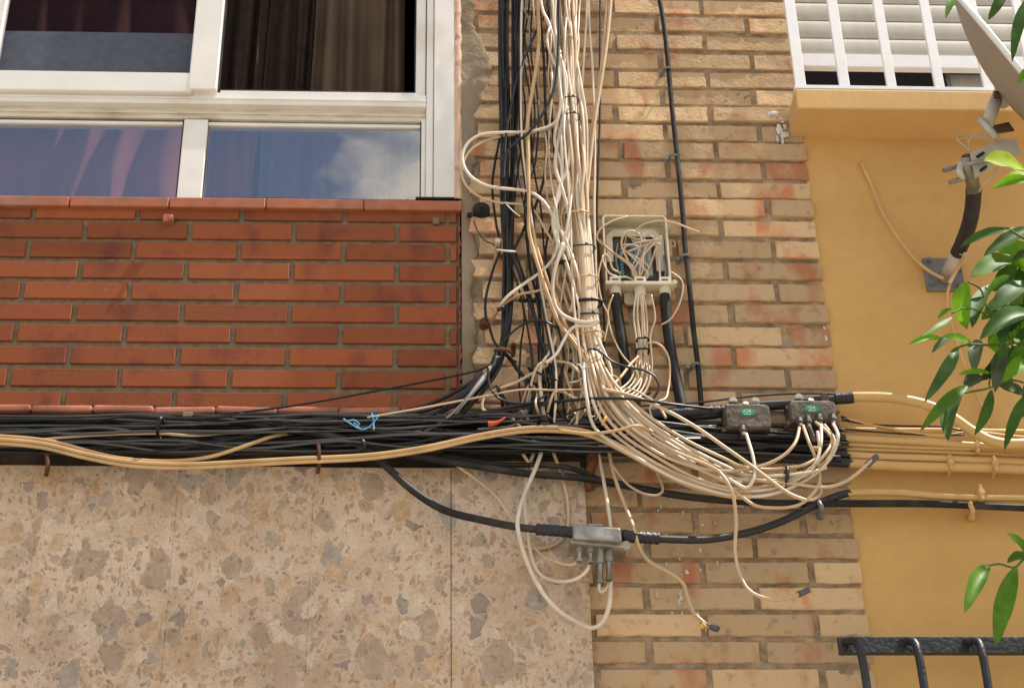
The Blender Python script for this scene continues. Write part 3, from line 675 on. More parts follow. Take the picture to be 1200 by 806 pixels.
cable('long black cable sweeping across stone slab, lowest on orange wall', [(130, 489, .075), (200, 490, .08), (270, 494, .085), (340, 503, .09), (420, 519, .09), (500, 536, .085), (560, 546, .08), (620, 555, .075), (690, 561, .06), (760, 574, .05), (820, 583, .045), (900, 589, .045), (960, 590, .045), (1000, 590, .04), (1080, 590, .035), (1200, 595, .035), (1400, 604, .035)], 8.5, 'black_matte', name='conduit', cat='conduit', n=9, seg=10)
cable('second black cable arching above the long one at stone edge', [(520, 533, .06), (580, 544, .06), (640, 545, .065), (675, 550, .06), (710, 564, .05), (735, 569, .045)], 6, 'black_matte', n=8)
cable('black cable drooping over the stone slab to the lower tap box', [(280, 487, .09), (340, 500, .1), (400, 514, .1), (430, 526, .1), (455, 548, .1), (485, 575, .1), (520, 597, .1), (560, 608, .1), (610, 618, .1), (640, 621, .1), (672, 624, .1)], 8.5, 'black_matte', n=9, seg=10)
for q, w in (([(628, 620, .1), (640, 621, .1), (655, 622, .1), (672, 624, .1)], 12.5), ([(728, 627, .1), (745, 629, .09), (760, 630, .08), (772, 631, .075)], 13)):
    cable('corrugated black rubber sleeve left of the lower tap box' if q[0][0] < 700 else 'corrugated black rubber sleeve right of the lower tap box', q, w, 'black_tape', name='tape_sleeve', cat='tape', rib=.09, n=8, wob=0)
cable('ribbed black hose left of the first tap box', [(700, 489, .06), (730, 487, .06), (780, 485, .06), (830, 482, .055), (852, 481, .05)], 13, 'black_tape', name='hose', cat='hose', rib=.06, n=14, wob=0, seg=12)
# random black cables in the horizontal bundle
HB = 'black cables in the horizontal bundle'
for k in range(30):
    y0 = 486+k*1.45+U_(-2, 2); x1 = random.choice((640, 700, 840, 985, 985)); xs = [-250]+[i*95+U_(-20, 20) for i in range(0, 10) if i*95 < x1-60]+[x1]
    y = y0; pts = []
    for x in xs:
        y = .55*y+.45*y0+U_(-6, 6); sag = 0 if x < 650 else (x-650)*.018
        yy = min(max(y, 487), 531)
        pts.append((x, yy+sag, .045+.055*rnd()*(1-abs(yy-508)/60)))
    gl = k % 3 == 0
    if gl: pts = [(x, y+2*math.sin(x*.03+k), min(.125, d_+.035) if x < 800 else .06) for x, y, d_ in pts]
    cable('black cable lying in the horizontal bundle under the terracotta ledge', pts, random.choice((2.2, 3, 3.6) if gl else (2.2, 3, 3.6, 4.6, 6)), 'black_gloss' if gl else 'black_cable', group=HB, n=6, wob=.002)
def bc(lab, pts, w=3.2, m='black_cable', d=.11, **k): return cable(lab, pts, w, m, d, **k)
bc('black cable bowed upward over the top of the horizontal bundle', [(-200, 492), (0, 491), (110, 492), (150, 487), (200, 490), (250, 489), (300, 485), (380, 487), (470, 489), (560, 487)], 3.4)
bc('straight black wire rising across red bricks to the wall clip', [(200, 492, .08), (290, 482, .08), (350, 474, .07), (440, 458, .06), (520, 443, .06), (560, 434, .07), (574, 428, .09)], 2.6)
bc('black cable drooping across the beige cables at far left', [(-200, 506), (0, 509), (40, 513), (90, 525), (130, 529), (190, 528), (240, 520), (290, 510), (340, 504), (400, 500)], 2.6)
bc('black cable crossing over the white bundle at its foot', [(330, 499), (420, 494), (500, 492), (560, 484), (600, 477), (650, 471), (700, 467, .15), (745, 468, .16), (790, 474, .15), (835, 479, .1)], 3.6)
bc('black cable swinging low under the blue twine knot', [(380, 500), (440, 499), (500, 494), (540, 488), (600, 480), (640, 474)], 3)
bc('taut thin black wire above the tap boxes', [(700, 478, .08), (800, 473, .07), (880, 464, .06), (950, 461, .06), (1000, 463, .05)], 2.4)
bc('glossy black cable over orange pair at bundle middle', [(380, 522), (430, 521), (480, 519), (540, 508), (600, 502)], 3.4)
bc('thick black pipe under the white fan, upper', [(640, 503, .07), (700, 500, .075), (760, 503, .075), (820, 512, .07), (880, 520, .06), (985, 531, .05)], 8, seg=10)
bc('thick black pipe under the white fan, lower', [(640, 512, .06), (700, 509, .06), (760, 512, .065), (830, 523, .06), (890, 531, .05), (985, 538, .045)], 8, seg=10)

# ================================================================== VERTICAL BLACK BUNDLE
VB = 'black cables in the left vertical bundle'
vb = [([(586, -70), (586, 60), (588, 150), (588, 250), (591, 292), (590, 360), (588, 400), (578, 430), (545, 465), (505, 487), (440, 497)], 4.2),
      ([(591, -70), (591, 40), (593, 150), (591, 240), (592, 292), (592, 370), (590, 405), (578, 435), (548, 470), (520, 490), (460, 505)], 5),
      ([(596, -70), (594, 40), (596, 120), (594, 220), (595, 292), (595, 370), (592, 405), (582, 436), (556, 470), (530, 492), (480, 508)], 4.5),
      ([(601, -70), (601, 50), (601, 130), (599, 220), (598, 292), (597, 370), (592, 405), (578, 430), (535, 458), (500, 474), (430, 492)], 4.5),
      ([(603, -70), (605, 50), (604, 130), (602, 220), (600, 292), (596, 370), (591, 408), (575, 438), (540, 478), (505, 496)], 3.6),
      ([(608, -70), (609, 40), (608, 100), (602, 180), (600, 290), (598, 370), (590, 410), (570, 445), (530, 470), (485, 484), (400, 492)], 4.4),
      ([(589, -70), (589, 40), (591, 150), (598, 250), (597, 292), (594, 360), (590, 400), (574, 436), (545, 474), (515, 497)], 4)]
for q, w in vb: cable('black cable in the tied vertical bundle beside the left window', [(a, b, .06+.03*rnd()) for a, b in q], w, 'black_cable', group=VB)
bc('outer black cable left of the vertical bundle bowing to brick hole', [(585, -70), (585, 80), (586, 150), (580, 190), (577, 220), (581, 260), (586, 290), (578, 315), (570, 345), (569, 368), (574, 385), (579, 400), (588, 412), (605, 425)], 3.2, d=.05)
bc('black cable leaving the clip downward right to join white ones', [(598, 292), (612, 330), (625, 365), (635, 400), (645, 430), (648, 460), (640, 492), (636, 505)], 4, d=.09)
bc('second black cable leaving the clip downward right', [(602, 292), (612, 320), (622, 350), (628, 380), (634, 410), (646, 440), (648, 470), (634, 500)], 3.4, d=.085)
bc('thin black cable hanging straight through the middle gap', [(627, 270), (629, 330), (632, 380), (635, 420), (638, 450)], 2.6, d=.05)
bc('black cable crossing from top middle down into left bundle', [(650, -60), (640, 10), (628, 38), (614, 70), (605, 95), (599, 125), (593, 160), (590, 200)], 3.2, d=.1)
bc('grey black cable swinging from white bundle down to the left', [(655, -60), (655, 10), (654, 60), (650, 100), (638, 130), (620, 155), (604, 168), (593, 182), (590, 210)], 3.6, d=.12)
bc('black cable hanging from top middle and curving back left', [(631, -60), (633, 20), (637, 70), (639, 120), (640, 170), (638, 205), (628, 240), (614, 268), (603, 290)], 3.6, d=.08)
bc('thin black cable diagonal from upper bundle to middle tie', [(605, 140), (606, 190), (612, 230), (618, 256)], 2.4, d=.09)
bc('short black cable from the middle tie back to the clip', [(618, 258), (612, 272), (605, 286), (600, 296)], 3.4, d=.085)
bc('grey black cable looping under the clip toward the ledge', [(572, 430), (573, 450), (582, 465), (600, 472), (622, 472), (640, 463)], 2.8, d=.12)
bc('thick black cable leaving the rusty clip to lower right', [(588, 410), (598, 420), (606, 432), (615, 443), (620, 458), (622, 472)], 5, d=.06)
bc('short black cable branching to the white cable foot', [(616, 443), (628, 450), (640, 455)], 3.4, d=.055)
bc('dark cable arching left from the white bundle to ledge', [(655, 386, .1), (640, 377), (622, 376), (605, 385), (592, 398), (582, 412), (575, 428)], 2.8, d=.11)
bc('thin black wire under the first tie going right', [(612, 346), (618, 352), (634, 352), (640, 360)], 2.2, d=.08)
bc('thin black cable right of the white bundle beside the box', [(703, -60), (703, 60), (703, 130), (701, 200), (700, 255), (702, 300), (706, 345), (708, 385), (707, 430), (705, 462)], 2.8, d=.045)
bc('black cable running from white bundle round to the tan coil', [(696, 408), (705, 413), (718, 424), (735, 430), (755, 434), (768, 442), (772, 455), (766, 466)], 2.8, d=.13)
bc('dark shadowed cable under the tan coil', [(715, 458), (735, 466), (752, 465), (762, 460)], 3.4, d=.05)
fan = []
for k in range(9):
    a = k/8
    cable('black cable fanning from the rusty clip down onto the ledge', [(582+U_(-4, 4), 418, .09), (574+U_(-3, 3), 434, .1), (558-6*a, 452+U_(-3, 3), .11), (535-8*a, 469+4*a, .11), (505-14*a, 484+8*a, .1), (440-20*a, 492+14*a, .08), (350, 496+10*a, .07)], U_(2, 3.4), 'black_cable', group='black cables fanning from the rusty clip')
for k, (a, b) in enumerate(((0, 0), (7, 3), (13, 8))):
    cable('greyish white cable fanning out of the clip with black ones', [(576, 428, .11), (566-a*.3, 446, .12), (552-a*.4, 463+b*.4, .12), (536-a, 482+b, .11), (520-a*2, 500+b, .08)], 3.2, 'white_cable' if k == 1 else 'zinc_grey', group='greyish cables fanning out of the clip')

# round black plug with wire
pl = thing('round_wall_plug', P(564, 249, .02), 'round black rubber junction knob on the cement edge', 'wall knob')
bm = bmesh.new(); c = P(564, 249, .0); cyl(bm, c+Vector((0, .01, 0)), c+Vector((0, -.018, 0)), SZ(11.5), SZ(10.5), 24, .003); cyl(bm, c+Vector((0, -.017, 0)), c+Vector((0, -.022, 0)), SZ(7.5), SZ(6.5), 20, .001); cyl(bm, c+Vector((0, -.02, 0)), c+Vector((0, -.027, 0)), .006, .005, 10, .001); obj('cap', bm, 'black_matte', pl)
bm = bmesh.new(); cyl(bm, P(555, 252, .015)+Vector((-.004, 0, 0)), P(553, 252, .015)+Vector((-.012, 0, 0)), .007, .006, 10); obj('lug', bm, 'black_matte', pl)
cable('thin brown wire from the round black knob to the cable clip', [(555, 259, .02), (560, 272, .03), (568, 282, .04), (577, 286, .05), (583, 291, .06)], 1.8, 'brown_cable')
# hole with plug at lower left
bm = bmesh.new(); c = P(568, 381, .0); cyl(bm, c+Vector((0, .01, 0)), c+Vector((0, -.02, 0)), SZ(7), SZ(5.5), 14, .002); tag(obj('wall_plug', bm, 'rust', None), 'brown plug in brick hole where two beige cables enter', 'wall plug')
# clips
cl = thing('cable_clip', P(593, 294, .06), 'white plastic clip gripping the black vertical bundle', 'cable clip')
bm = bmesh.new(); s = path([(582, 294, .055), (583, 293, .1), (592, 294, .115), (604, 295, .1), (606, 294, .055)], n=5); tube(bm, s, SZ(2.6)/2, 8); obj('strap', bm, 'white_cable', cl, True)
bm = bmesh.new(); c = P(583, 295, .03); box(bm, c.x-.008, c.x+.006, -.08, 0, c.z-.007, c.z+.007, .002); obj('base', bm, 'white_cable', cl)
rc = thing('rusty_clip', P(590, 413, .05), 'rusty metal clip holding black cables above the ledge', 'cable clip')
bm = bmesh.new(); s = path([(581, 412, .03), (581, 410, .1), (590, 409, .115), (599, 413, .1), (601, 417, .03)], n=5); tube(bm, s, SZ(4)/2, 6); obj('strap', bm, 'rust', rc, True)
bm = bmesh.new(); c = P(601, 414, .0); cyl(bm, c, c+Vector((0, -.04, 0)), .007, .006, 8); obj('nail', bm, 'rust', rc)

# ================================================================== WHITE VERTICAL BUNDLE + FAN
WB = 'white coaxial cables in the main vertical bundle'
def lane(u, j=2.0, dd=None):
    d0 = .065+.03*(1-u*u) if dd is None else dd
    o = [(661+u*15, -80), (662+u*15, 0), (666+u*14, 45), (668+u*13, 90), (672+u*14, 140), (676+u*13, 190), (679+u*13, 235), (683+u*12, 285), (686+u*13, 330), (690+u*13, 378), (695+u*12, 408)]
    o = [(x+(U_(-j, j) if y < 240 else U_(-.7, .7)), y, d0+(U_(-.012, .012) if y < 250 else 0)) for x, y in o]
    return o
WF = 'white coaxial cables fanning out below the main bundle'
fans = [
 (-1.00, [(684, 440), (688, 470), (695, 498), (712, 515), (745, 535), (790, 560), (830, 574), (860, 580), (890, 581), (920, 574), (948, 560), (966, 545), (978, 527), (982, 510), (976, 496, .10)], 'outer white cable looping widest to the right end port of second tap box'),
 (-.8, [(690, 445), (698, 478), (715, 505), (755, 535), (795, 556), (840, 572), (880, 575), (915, 570), (945, 555), (957, 538), (962, 520), (962, 497, .10)], 'white cable looping to the fourth port of the second tap box'),
 (-.62, [(693, 440), (703, 475), (728, 508), (770, 536), (815, 560), (855, 571), (895, 570), (928, 561), (950, 548), (968, 530), (974, 512), (955, 494, .10)], 'white cable crossing over to the third port of second tap box'),
 (-.45, [(697, 440), (707, 470), (730, 500), (770, 530), (810, 546), (850, 552), (885, 548), (915, 536), (932, 519), (937, 500, .10)], 'white cable rising to the left port of second tap box'),
 (-.3, [(700, 438), (712, 470), (740, 505), (780, 530), (820, 550), (850, 566), (880, 590), (905, 595), (935, 592), (954, 577), (961, 560), (957, 540), (948, 518), (941, 499, .10)], 'white cable dipping lowest then up to second tap box'),
 (-.15, [(702, 436), (715, 467), (745, 500), (790, 528), (830, 545, .17), (846, 556, .19), (858, 578, .19), (862, 610, .16), (861, 645), (867, 673), (880, 693), (905, 702), (925, 700), (945, 692)], 'white cable dropping from the fan and ending loose at bricks'),
 (0.0, [(704, 436), (718, 465), (750, 497), (795, 527), (835, 548), (862, 566, .15), (876, 571, .15), (884, 556, .15), (882, 535, .14), (874, 508, .11)], 'white cable curling up to the only used port of first tap box'),
 (.15, [(706, 435), (722, 463), (755, 494), (800, 524), (845, 549), (885, 562), (930, 567), (965, 571), (988, 566), (1008, 552), (1024, 537, .13)], 'white cable ending in a black cap pointing up at right'),
 (.3, [(708, 434), (726, 462), (758, 492), (800, 520), (848, 545), (875, 556), (920, 557), (950, 553), (968, 548)], 'white cable tied in the middle of the right loop group'),
 (.45, [(709, 432), (727, 457), (760, 487), (805, 516), (850, 538), (870, 547), (905, 550), (940, 545), (958, 536)], 'white cable topmost through the black tie at right'),
 (.6, [(706, 436), (720, 462), (748, 494), (790, 522), (830, 546), (860, 560), (900, 563), (935, 560), (950, 551), (960, 530), (958, 506)], 'white cable behind the black tie rising beside second tap box'),
 (.75, [(702, 437), (714, 468), (742, 502), (782, 528), (820, 548), (850, 562), (870, 564)], 'short white cable ending under the fan crossing')]
for u, q, lab in fans:
    pts = lane(u, 3.2)+[(a[0], a[1], a[2] if len(a) > 2 else .12+.03*rnd()) for a in q]
    o = cable(lab, pts, 3.9, 'white_cable' if rnd() < .5 else 'beige_cable', group=WF, n=7)
    if 'ending loose' in lab:
        bm = bmesh.new(); vv = [v.co.copy() for v in o.data.vertices][-24:]; qa = sum(vv[:8], Vector())/8; qb = sum(vv[16:], Vector())/8; dq = (qb-qa).normalized(); cyl(bm, qb-dq*.022, qb+dq*.007, SZ(3.6), SZ(3.3), 10, .001); obj('end_cap', bm, 'cap_grey', o)
    if 'black cap' in lab:
        bm = bmesh.new(); cyl(bm, P(1016, 545, .13), P(1028, 534, .13), SZ(3.8), SZ(3.4), 10, .001); obj('end_cap', bm, 'cap_grey', o)
for k in range(5):
    u = -1+2*(k+.5)/5
    pts = lane(u*.95, 4.5, .05+.05*rnd())+[(700+u*7, 432, .09), (711+u*9, 458, .11), (733+u*10-k, 485+k*1.5, .1), (772, 520+u*8, .09), (815, 543+u*8, .08)]
    cable('white cable inside the main vertical bundle', pts, 3.5, 'white_cable' if k % 3 else 'beige_cable', group=WB)
# braided cables joining from upper left
wl = lambda lab, pts, w=4.5, m='white_cable', d=.1, **k: cable(lab, pts, w, m, d, **k)
wl('white cable entering the bundle diagonally from top left', [(628, -60), (634, 5), (644, 30), (652, 60), (656, 100), (660, 130), (668, 170), (664, 200), (655, 220), (650, 250), (648, 262), (652, 280), (658, 295), (650, 310)], 5)
wl('second white cable crossing diagonally beside the bundle', [(641, -60), (648, 10), (652, 50), (660, 80), (663, 120), (658, 150), (652, 180), (652, 200), (660, 225), (667, 255), (664, 285), (655, 300)], 5)
wl('white cable weaving behind the black grey one at top', [(655, -60), (650, 20), (655, 60), (665, 100), (655, 135), (650, 165), (658, 195), (657, 225), (650, 250), (661, 280), (668, 305)], 4.4)
wl('beige cable falling left of the bundle then turning orange', [(627, -60), (631, 30), (630, 65), (624, 105), (618, 145), (619, 190), (620, 240), (620, 270), (627, 300), (640, 340), (655, 378), (672, 400), (688, 425), (702, 446), (706, 456), (712, 455)], 5, 'tan_cable', .105)
wl('tan cable next to the orange one, slanting to the fan', [(622, 260), (632, 300), (646, 340), (662, 380), (680, 408), (696, 438), (708, 462), (728, 485)], 4, 'tan_cable', .1)
wl('white cable with black partner crossing left of centre', [(618, -60, .1), (611, 20, .1), (611, 150, .1), (617, 215, .1), (624, 268, .1), (633, 330, .1), (643, 385, .1), (650, 420, .1), (652, 450, .1), (649, 495, .1)], 3.2)
bc('black cable paired beside the white one left of centre', [(616, -60, .1), (609, 20, .1), (609, 150, .1), (615, 215, .1), (621, 268, .1), (630, 330, .1), (640, 385, .1), (647, 420, .1), (653, 450, .1), (648, 495, .1)], 2.6)
wl('thin white cable looping at the top between black and white', [(608, -60), (613, 5), (619, 22), (620, 50), (614, 72), (611, 90)], 2.2, 'zinc_grey')
wl('white cable looping out over the cement edge, upper', [(656, 60), (657, 120), (653, 140), (640, 150), (615, 155), (585, 156), (562, 159), (547, 170), (542, 187), (550, 205), (568, 217), (590, 221), (615, 224), (632, 232), (646, 250), (654, 275), (650, 300), (635, 318), (612, 334), (590, 352), (575, 378, .03)], 4.2, 'white_cable', .1)
wl('beige cable looping out over the cement edge, inner', [(661, 60), (661, 120), (656, 143), (635, 154), (600, 158), (570, 165), (550, 178), (541, 198), (545, 216), (560, 230), (585, 238), (612, 240), (626, 248), (638, 268), (650, 287)], 3.2, 'beige_cable', .085)
wl('tan cable rising from the brick hole toward the bundle', [(571, 380, .03), (585, 362, .08), (605, 347), (630, 341), (645, 339), (652, 350), (662, 378), (676, 408), (692, 430)], 3.4, 'tan_cable')
wl('big white loop crossing in front of the bundle to the right', [(660, 285), (650, 318), (648, 345), (655, 365), (672, 375), (690, 378, .14), (702, 376, .15)], 4.6, 'white_cable', .12)
wl('white loop end folding back behind the bundle', [(702, 376, .15), (692, 382, .14), (676, 382), (668, 387), (660, 400), (652, 415), (640, 425)], 3.8, 'white_cable', .12)
wl('white cable bulging right beside the tied knot', [(656, 290), (664, 310), (672, 335), (673, 350), (668, 366)], 5)
wl('white cable hanging from the knot and fading behind', [(658, 300), (652, 330), (660, 345), (668, 368)], 3.6, 'beige_cable', .085)
wl('white cable from the loop down to the black ledge cables', [(648, 345), (650, 380), (654, 405), (662, 435), (672, 465), (681, 485)], 4, 'beige_cable', .08)
wl('white cable sagging left of centre into the ledge', [(652, 395), (645, 412), (636, 425), (632, 442), (635, 470), (639, 500)], 4.6, 'white_cable', .09)
wl('grey cable upright behind the sagging white one', [(650, 400), (648, 440), (642, 470), (641, 500)], 3.4, 'zinc_grey', .07)
wl('thin beige cable rising from ledge across bricks', [(610, 500, .1), (597, 489, .1), (578, 483, .1), (566, 480, .1), (566, 468, .1), (575, 459, .09), (600, 450), (625, 437), (648, 424)], 3.6, 'beige_cable', .09)
wl('nearly level thin beige cable above the ledge', [(430, 489), (470, 482), (520, 473), (570, 464), (610, 457), (650, 457), (688, 456)], 2.4, 'beige_cable', .12)
wl('white and black cable curling at the left of ledge', [(622, 462), (618, 482), (610, 492), (596, 500), (560, 503)], 3, 'zinc_grey', .1)
wl('short grey wire piece on the black vertical bundle', [(594, 240, .12), (602, 248, .12), (610, 254, .11)], 1.4, 'white_cable', .12)
LS = 'loose pale cables straying around the main bundle'
for k in range(8):
    x0 = U_(622, 700); q = [(x0, -70)]
    for y in range(0, 460, 52):
        x0 = .75*x0+.25*(650+y*.085)+U_(-13, 13); q.append((x0, y+U_(-12, 12)))
    q += [(x0+U_(-10, 22), 470), (x0+U_(-18, 40), 502)]
    cable('loose pale cable straying around the main vertical bundle', [(a, b, U_(.05, .12)) for a, b in q], U_(2, 3.4), random.choice(('white_cable', 'beige_cable', 'white_cable')), group=LS, wob=.003)
LB = 'loose black cables hanging around the middle'
for k in range(7):
    x0 = U_(600, 650); q = [(x0, -70)]
    for y in range(0, 460, 60):
        x0 = .8*x0+.2*(622+y*.04)+U_(-13, 13); q.append((x0, y+U_(-12, 12)))
    q += [(x0+U_(-14, 10), 470), (x0+U_(-30, 25), 500)]
    cable('loose black cable hanging between the black and white bundles', [(a, b, U_(.04, .1)) for a, b in q], U_(1.8, 3), 'black_cable', group=LB, wob=.003)
LT = 'tangled loops at the foot of the bundles'
for k in range(8):
    cx, cy, rx, ry, a0 = U_(600, 740), U_(440, 480), U_(12, 40), U_(10, 26), U_(0, 6)
    q = [(cx+rx*math.cos(a0+i*.7)+i*U_(-2, 3), cy+ry*math.sin(a0+i*.7)+i*U_(-.5, 3.0), U_(.05, .13)) for i in range(random.choice((6, 7, 8)))]
    q = [(q[0][0]+U_(-25, 5), 505, .05)]+q+[(q[-1][0]+U_(0, 30), 508, .05)]
    cable('pale cable looping in the tangle at the bundle foot' if k % 3 else 'black cable looping in the tangle at the bundle foot', q, U_(2, 3.4), 'black_cable' if k % 3 == 0 else random.choice(('white_cable', 'beige_cable')), group=LT if k % 3 else 'black loops at the foot of the bundles', wob=.002)
# cables right of the bundle
wl('thin white cable upright right of bundle, left one', [(688, -60), (688, 0), (685, 60), (681, 120), (678, 160), (676, 230), (677, 270)], 3.4, 'white_cable', .06)
wl('thin white cable upright right of bundle, right one', [(690, -60), (690, 20), (694, 75), (697, 140), (697, 200), (697, 260), (699, 330), (700, 372), (704, 400), (700, 445)], 3, 'white_cable', .06)
wl('pink beige cable sweeping down right of the bundle, wide', [(718, -60), (716, 0), (712, 45), (704, 100), (696, 150), (690, 200), (686, 250), (688, 290), (694, 330), (692, 365)], 4.6, 'beige_cable', .075)
wl('pink beige cable sweeping beside the wide one', [(713, -60), (711, 0), (708, 50), (700, 110), (691, 165), (687, 215), (684, 260)], 3.6, 'beige_cable', .07)
wl('white cable bowing right below the wrapped bundle', [(694, 382), (702, 400), (711, 420), (716, 436), (714, 455), (708, 475)], 4.4, 'white_cable', .1)
wl('short curled white wire end in the bundle', [(676, 427), (680, 428), (684, 440), (678, 446), (668, 448)], 2, 'white_cable', .12)
# straight crossing cables in the fan
wl('straight white cable slanting over black pipes to the right', [(706, 456), (740, 464), (775, 478), (815, 500), (850, 524), (880, 545), (900, 560), (925, 578), (945, 586)], 4.2, 'beige_cable', .15)
wl('tan strand wrapped across the white fan', [(655, 504), (690, 508), (720, 505), (745, 499), (757, 503, .14), (775, 512, .12)], 3.6, 'tan_cable', .17)
wl('thin white wire hanging straight below the coil', [(745, 487, .1), (745, 508, .1)], 1.5, 'white_cable', .1)
# tan twin cable: long pair
cable('long flat pair of tan cables sagging under the black bundle', [(-250, 505), (-60, 515), (0, 517), (50, 522), (100, 534), (150, 543), (210, 546), (280, 543), (350, 539), (430, 535), (500, 525), (560, 512), (610, 504), (650, 503), (690, 508), (730, 526), (780, 554), (820, 571), (855, 579), (880, 581)], 4.4, 'tan_cable', .125, twin=True, n=9)
cable('single tan cable rising back into the bundle at left', [(-250, 500), (-60, 509), (0, 511), (60, 517), (110, 530), (150, 538), (200, 540), (245, 535), (290, 521), (320, 511, .1), (348, 507, .06)], 4.4, 'tan_cable', .12, n=8)
cable('thin yellowish cable level within the black bundle', [(40, 516), (80, 512), (130, 509), (185, 508), (225, 510), (270, 507), (310, 505, .1), (343, 504, .06)], 3.2, 'beige_cable', .115, n=8)
# ---- cables below, to the lower tap box
wl('white cable making the lowest loop on the stone slab', [(636, 526, .06), (628, 548, .08), (614, 580, .1), (607, 604, .11), (607, 622, .11), (615, 652, .11), (630, 685, .1), (652, 713, .09), (680, 731, .08), (696, 735, .08), (708, 725, .08), (714, 705, .085), (715, 680, .09)], 5)
wl('beige cable behind the white loop to the second port', [(627, 527, .05), (619, 550, .05), (615, 585, .05), (618, 620, .06), (624, 655, .07), (635, 674, .07), (655, 681, .08), (675, 678, .08), (688, 668, .09), (692, 655, .09)], 4)
wl('thin beige cable crossing stone to the first port', [(534, 544, .06), (556, 560, .05), (580, 580, .05), (598, 605, .05), (615, 628, .06), (635, 650, .07), (658, 660, .08), (672, 661, .09), (679, 655, .09)], 3.4, 'beige_cable')
wl('grey beige cable passing behind the lower tap box', [(647, 525, .05), (656, 550, .05), (664, 580, .04), (666, 605, .035), (663, 625, .035), (650, 638, .035), (630, 642, .035), (612, 638, .035)], 4, 'beige_cable')
wl('short beige cable slanting across the stone top', [(609, 526, .06), (618, 540, .06), (626, 552, .06)], 4, 'beige_cable')
wl('straight beige cable dropping to the lower tap box top', [(702, 532, .05), (706, 555, .06), (711, 585, .09), (715, 612, .115), (716, 622, .115)], 4.2)
o = wl('long pale cable winding down pillar bricks to a connector', [(714, 530, .05), (720, 558, .06), (732, 592, .07), (742, 618, .1), (748, 640, .09), (760, 657, .06), (785, 671, .05), (800, 683, .04), (806, 700, .04), (812, 716, .04), (822, 727, .05), (830, 733, .06)], 4.6, 'beige_cable')
bm = bmesh.new(); cyl(bm, P(828, 732, .06), P(835, 735, .065), SZ(3), SZ(3), 10); cyl(bm, P(835, 734.5, .065), P(842, 737, .07), SZ(4), SZ(3.8), 6, .0008); obj('connector', bm, 'cap_grey', o)
bm = bmesh.new()
for k in range(5): tube(bm, spline([P(824, 728, .06), P(821+k*2, 733+U_(-3, 3), .07), P(818+k*3, 737+U_(-6, 3), .07)], 4), .0008, 5)
obj('frayed_tape', bm, 'yellow_tape', o)
wl('thin beige loop hanging below black cables on pillar', [(718, 545, .06), (726, 556, .06), (738, 569, .07), (755, 578, .08), (770, 580, .08), (777, 573, .08), (772, 558, .07), (767, 548, .07)], 3, 'beige_cable')
wl('thin beige cable arc under the tied group at right', [(876, 553, .13), (900, 558, .12), (925, 575, .1), (948, 586, .09), (962, 578, .09), (960, 562, .11)], 3, 'beige_cable')
wl('white cable from fifth port joining the tied group', [(966, 498, .1), (978, 516, .11), (972, 536, .12), (955, 548, .12), (930, 556, .12), (900, 559, .12), (860, 560, .12)], 4.4, 'beige_cable')

# ties
band(664, 48, 0, 20, .09, 1.4, 'tan_cable', .021, label='thin twine tie highest on the white bundle')
band(668, 119, 3, 22, .09, 1.4, 'black_tape', .021, label='thin black tie on the white bundle near window height')
band(670, 138, 3, 20, .09, 1.4, 'black_tape', .021, label='second thin black tie just below on the white bundle')
band(675, 253, 5, 34, .085, 2.2, 'tan_cable', .021, label='cream plastic tie round the white bundle left of the box')
band(682, 292, 5, 32, .085, 2.2, 'black_tape', .021, label='black tie round the white bundle at the box middle')
band(686, 328, 5, 32, .085, 2.2, 'tan_cable', .021, label='cream tie round the white bundle at the box bottom')
band(688, 356, 3, 34, .085, 4.5, 'black_cable', .021, label='thick glossy black tie wrapped round white bundle')
band(690, 372, 3, 30, .085, 2.4, 'black_tape', .021, label='black tie just below the thick one')
band(693, 393, 5, 30, .09, 2.2, 'tan_cable', .021, label='cream tie round the white bundle below the loop')
band(658, 307, -8, 11, .1, 3, 'black_cable', .025, label='black tie knotting the white loops')
band(698, 415, -15, 22, .1, 2.0, 'black_tape', .021, label='black tie at the foot of the white bundle')
band(692, 437, 12, 26, .1, 1.6, 'beige_cable', .03, label='pale twine tie where the white bundle fans out')
band(618, 257, 0, 9, .095, 2.2, 'rust', .02, label='brown wire tie joining black and white cables')
band(613, 352, -5, 8, .085, 3, 'black_tape', .02, label='black tie on two slanting black cables')
band(625, 352, 0, 8, .085, 3, 'black_tape', .02, label='black tie on thin hanging black cables')
band(587, 362, 10, 8, .1, 2.4, 'black_tape', .02, label='black tie holding tan cables to the vertical bundle')
band(638, 499, 10, 16, .1, 4.0, 'black_cable', .04, label='black knotted tie over the ledge cables at middle')
band(921, 560, 80, 24, .13, 4.5, 'black_tape', .021, label='black tie gripping the white loop group at right')
band(188, 502, 80, 22, .11, 4, 'black_cable', .03, label='black tape loop on the left horizontal bundle')
band(956, 526, -20, 6, .13, 2.6, 'yellow_tape', .01, label='yellow tape ring on a cable under the second tap box')
band(708, 493, 60, 9, .17, 2.4, 'yellow_tape', .01, label='yellow tape mark in the white fan')
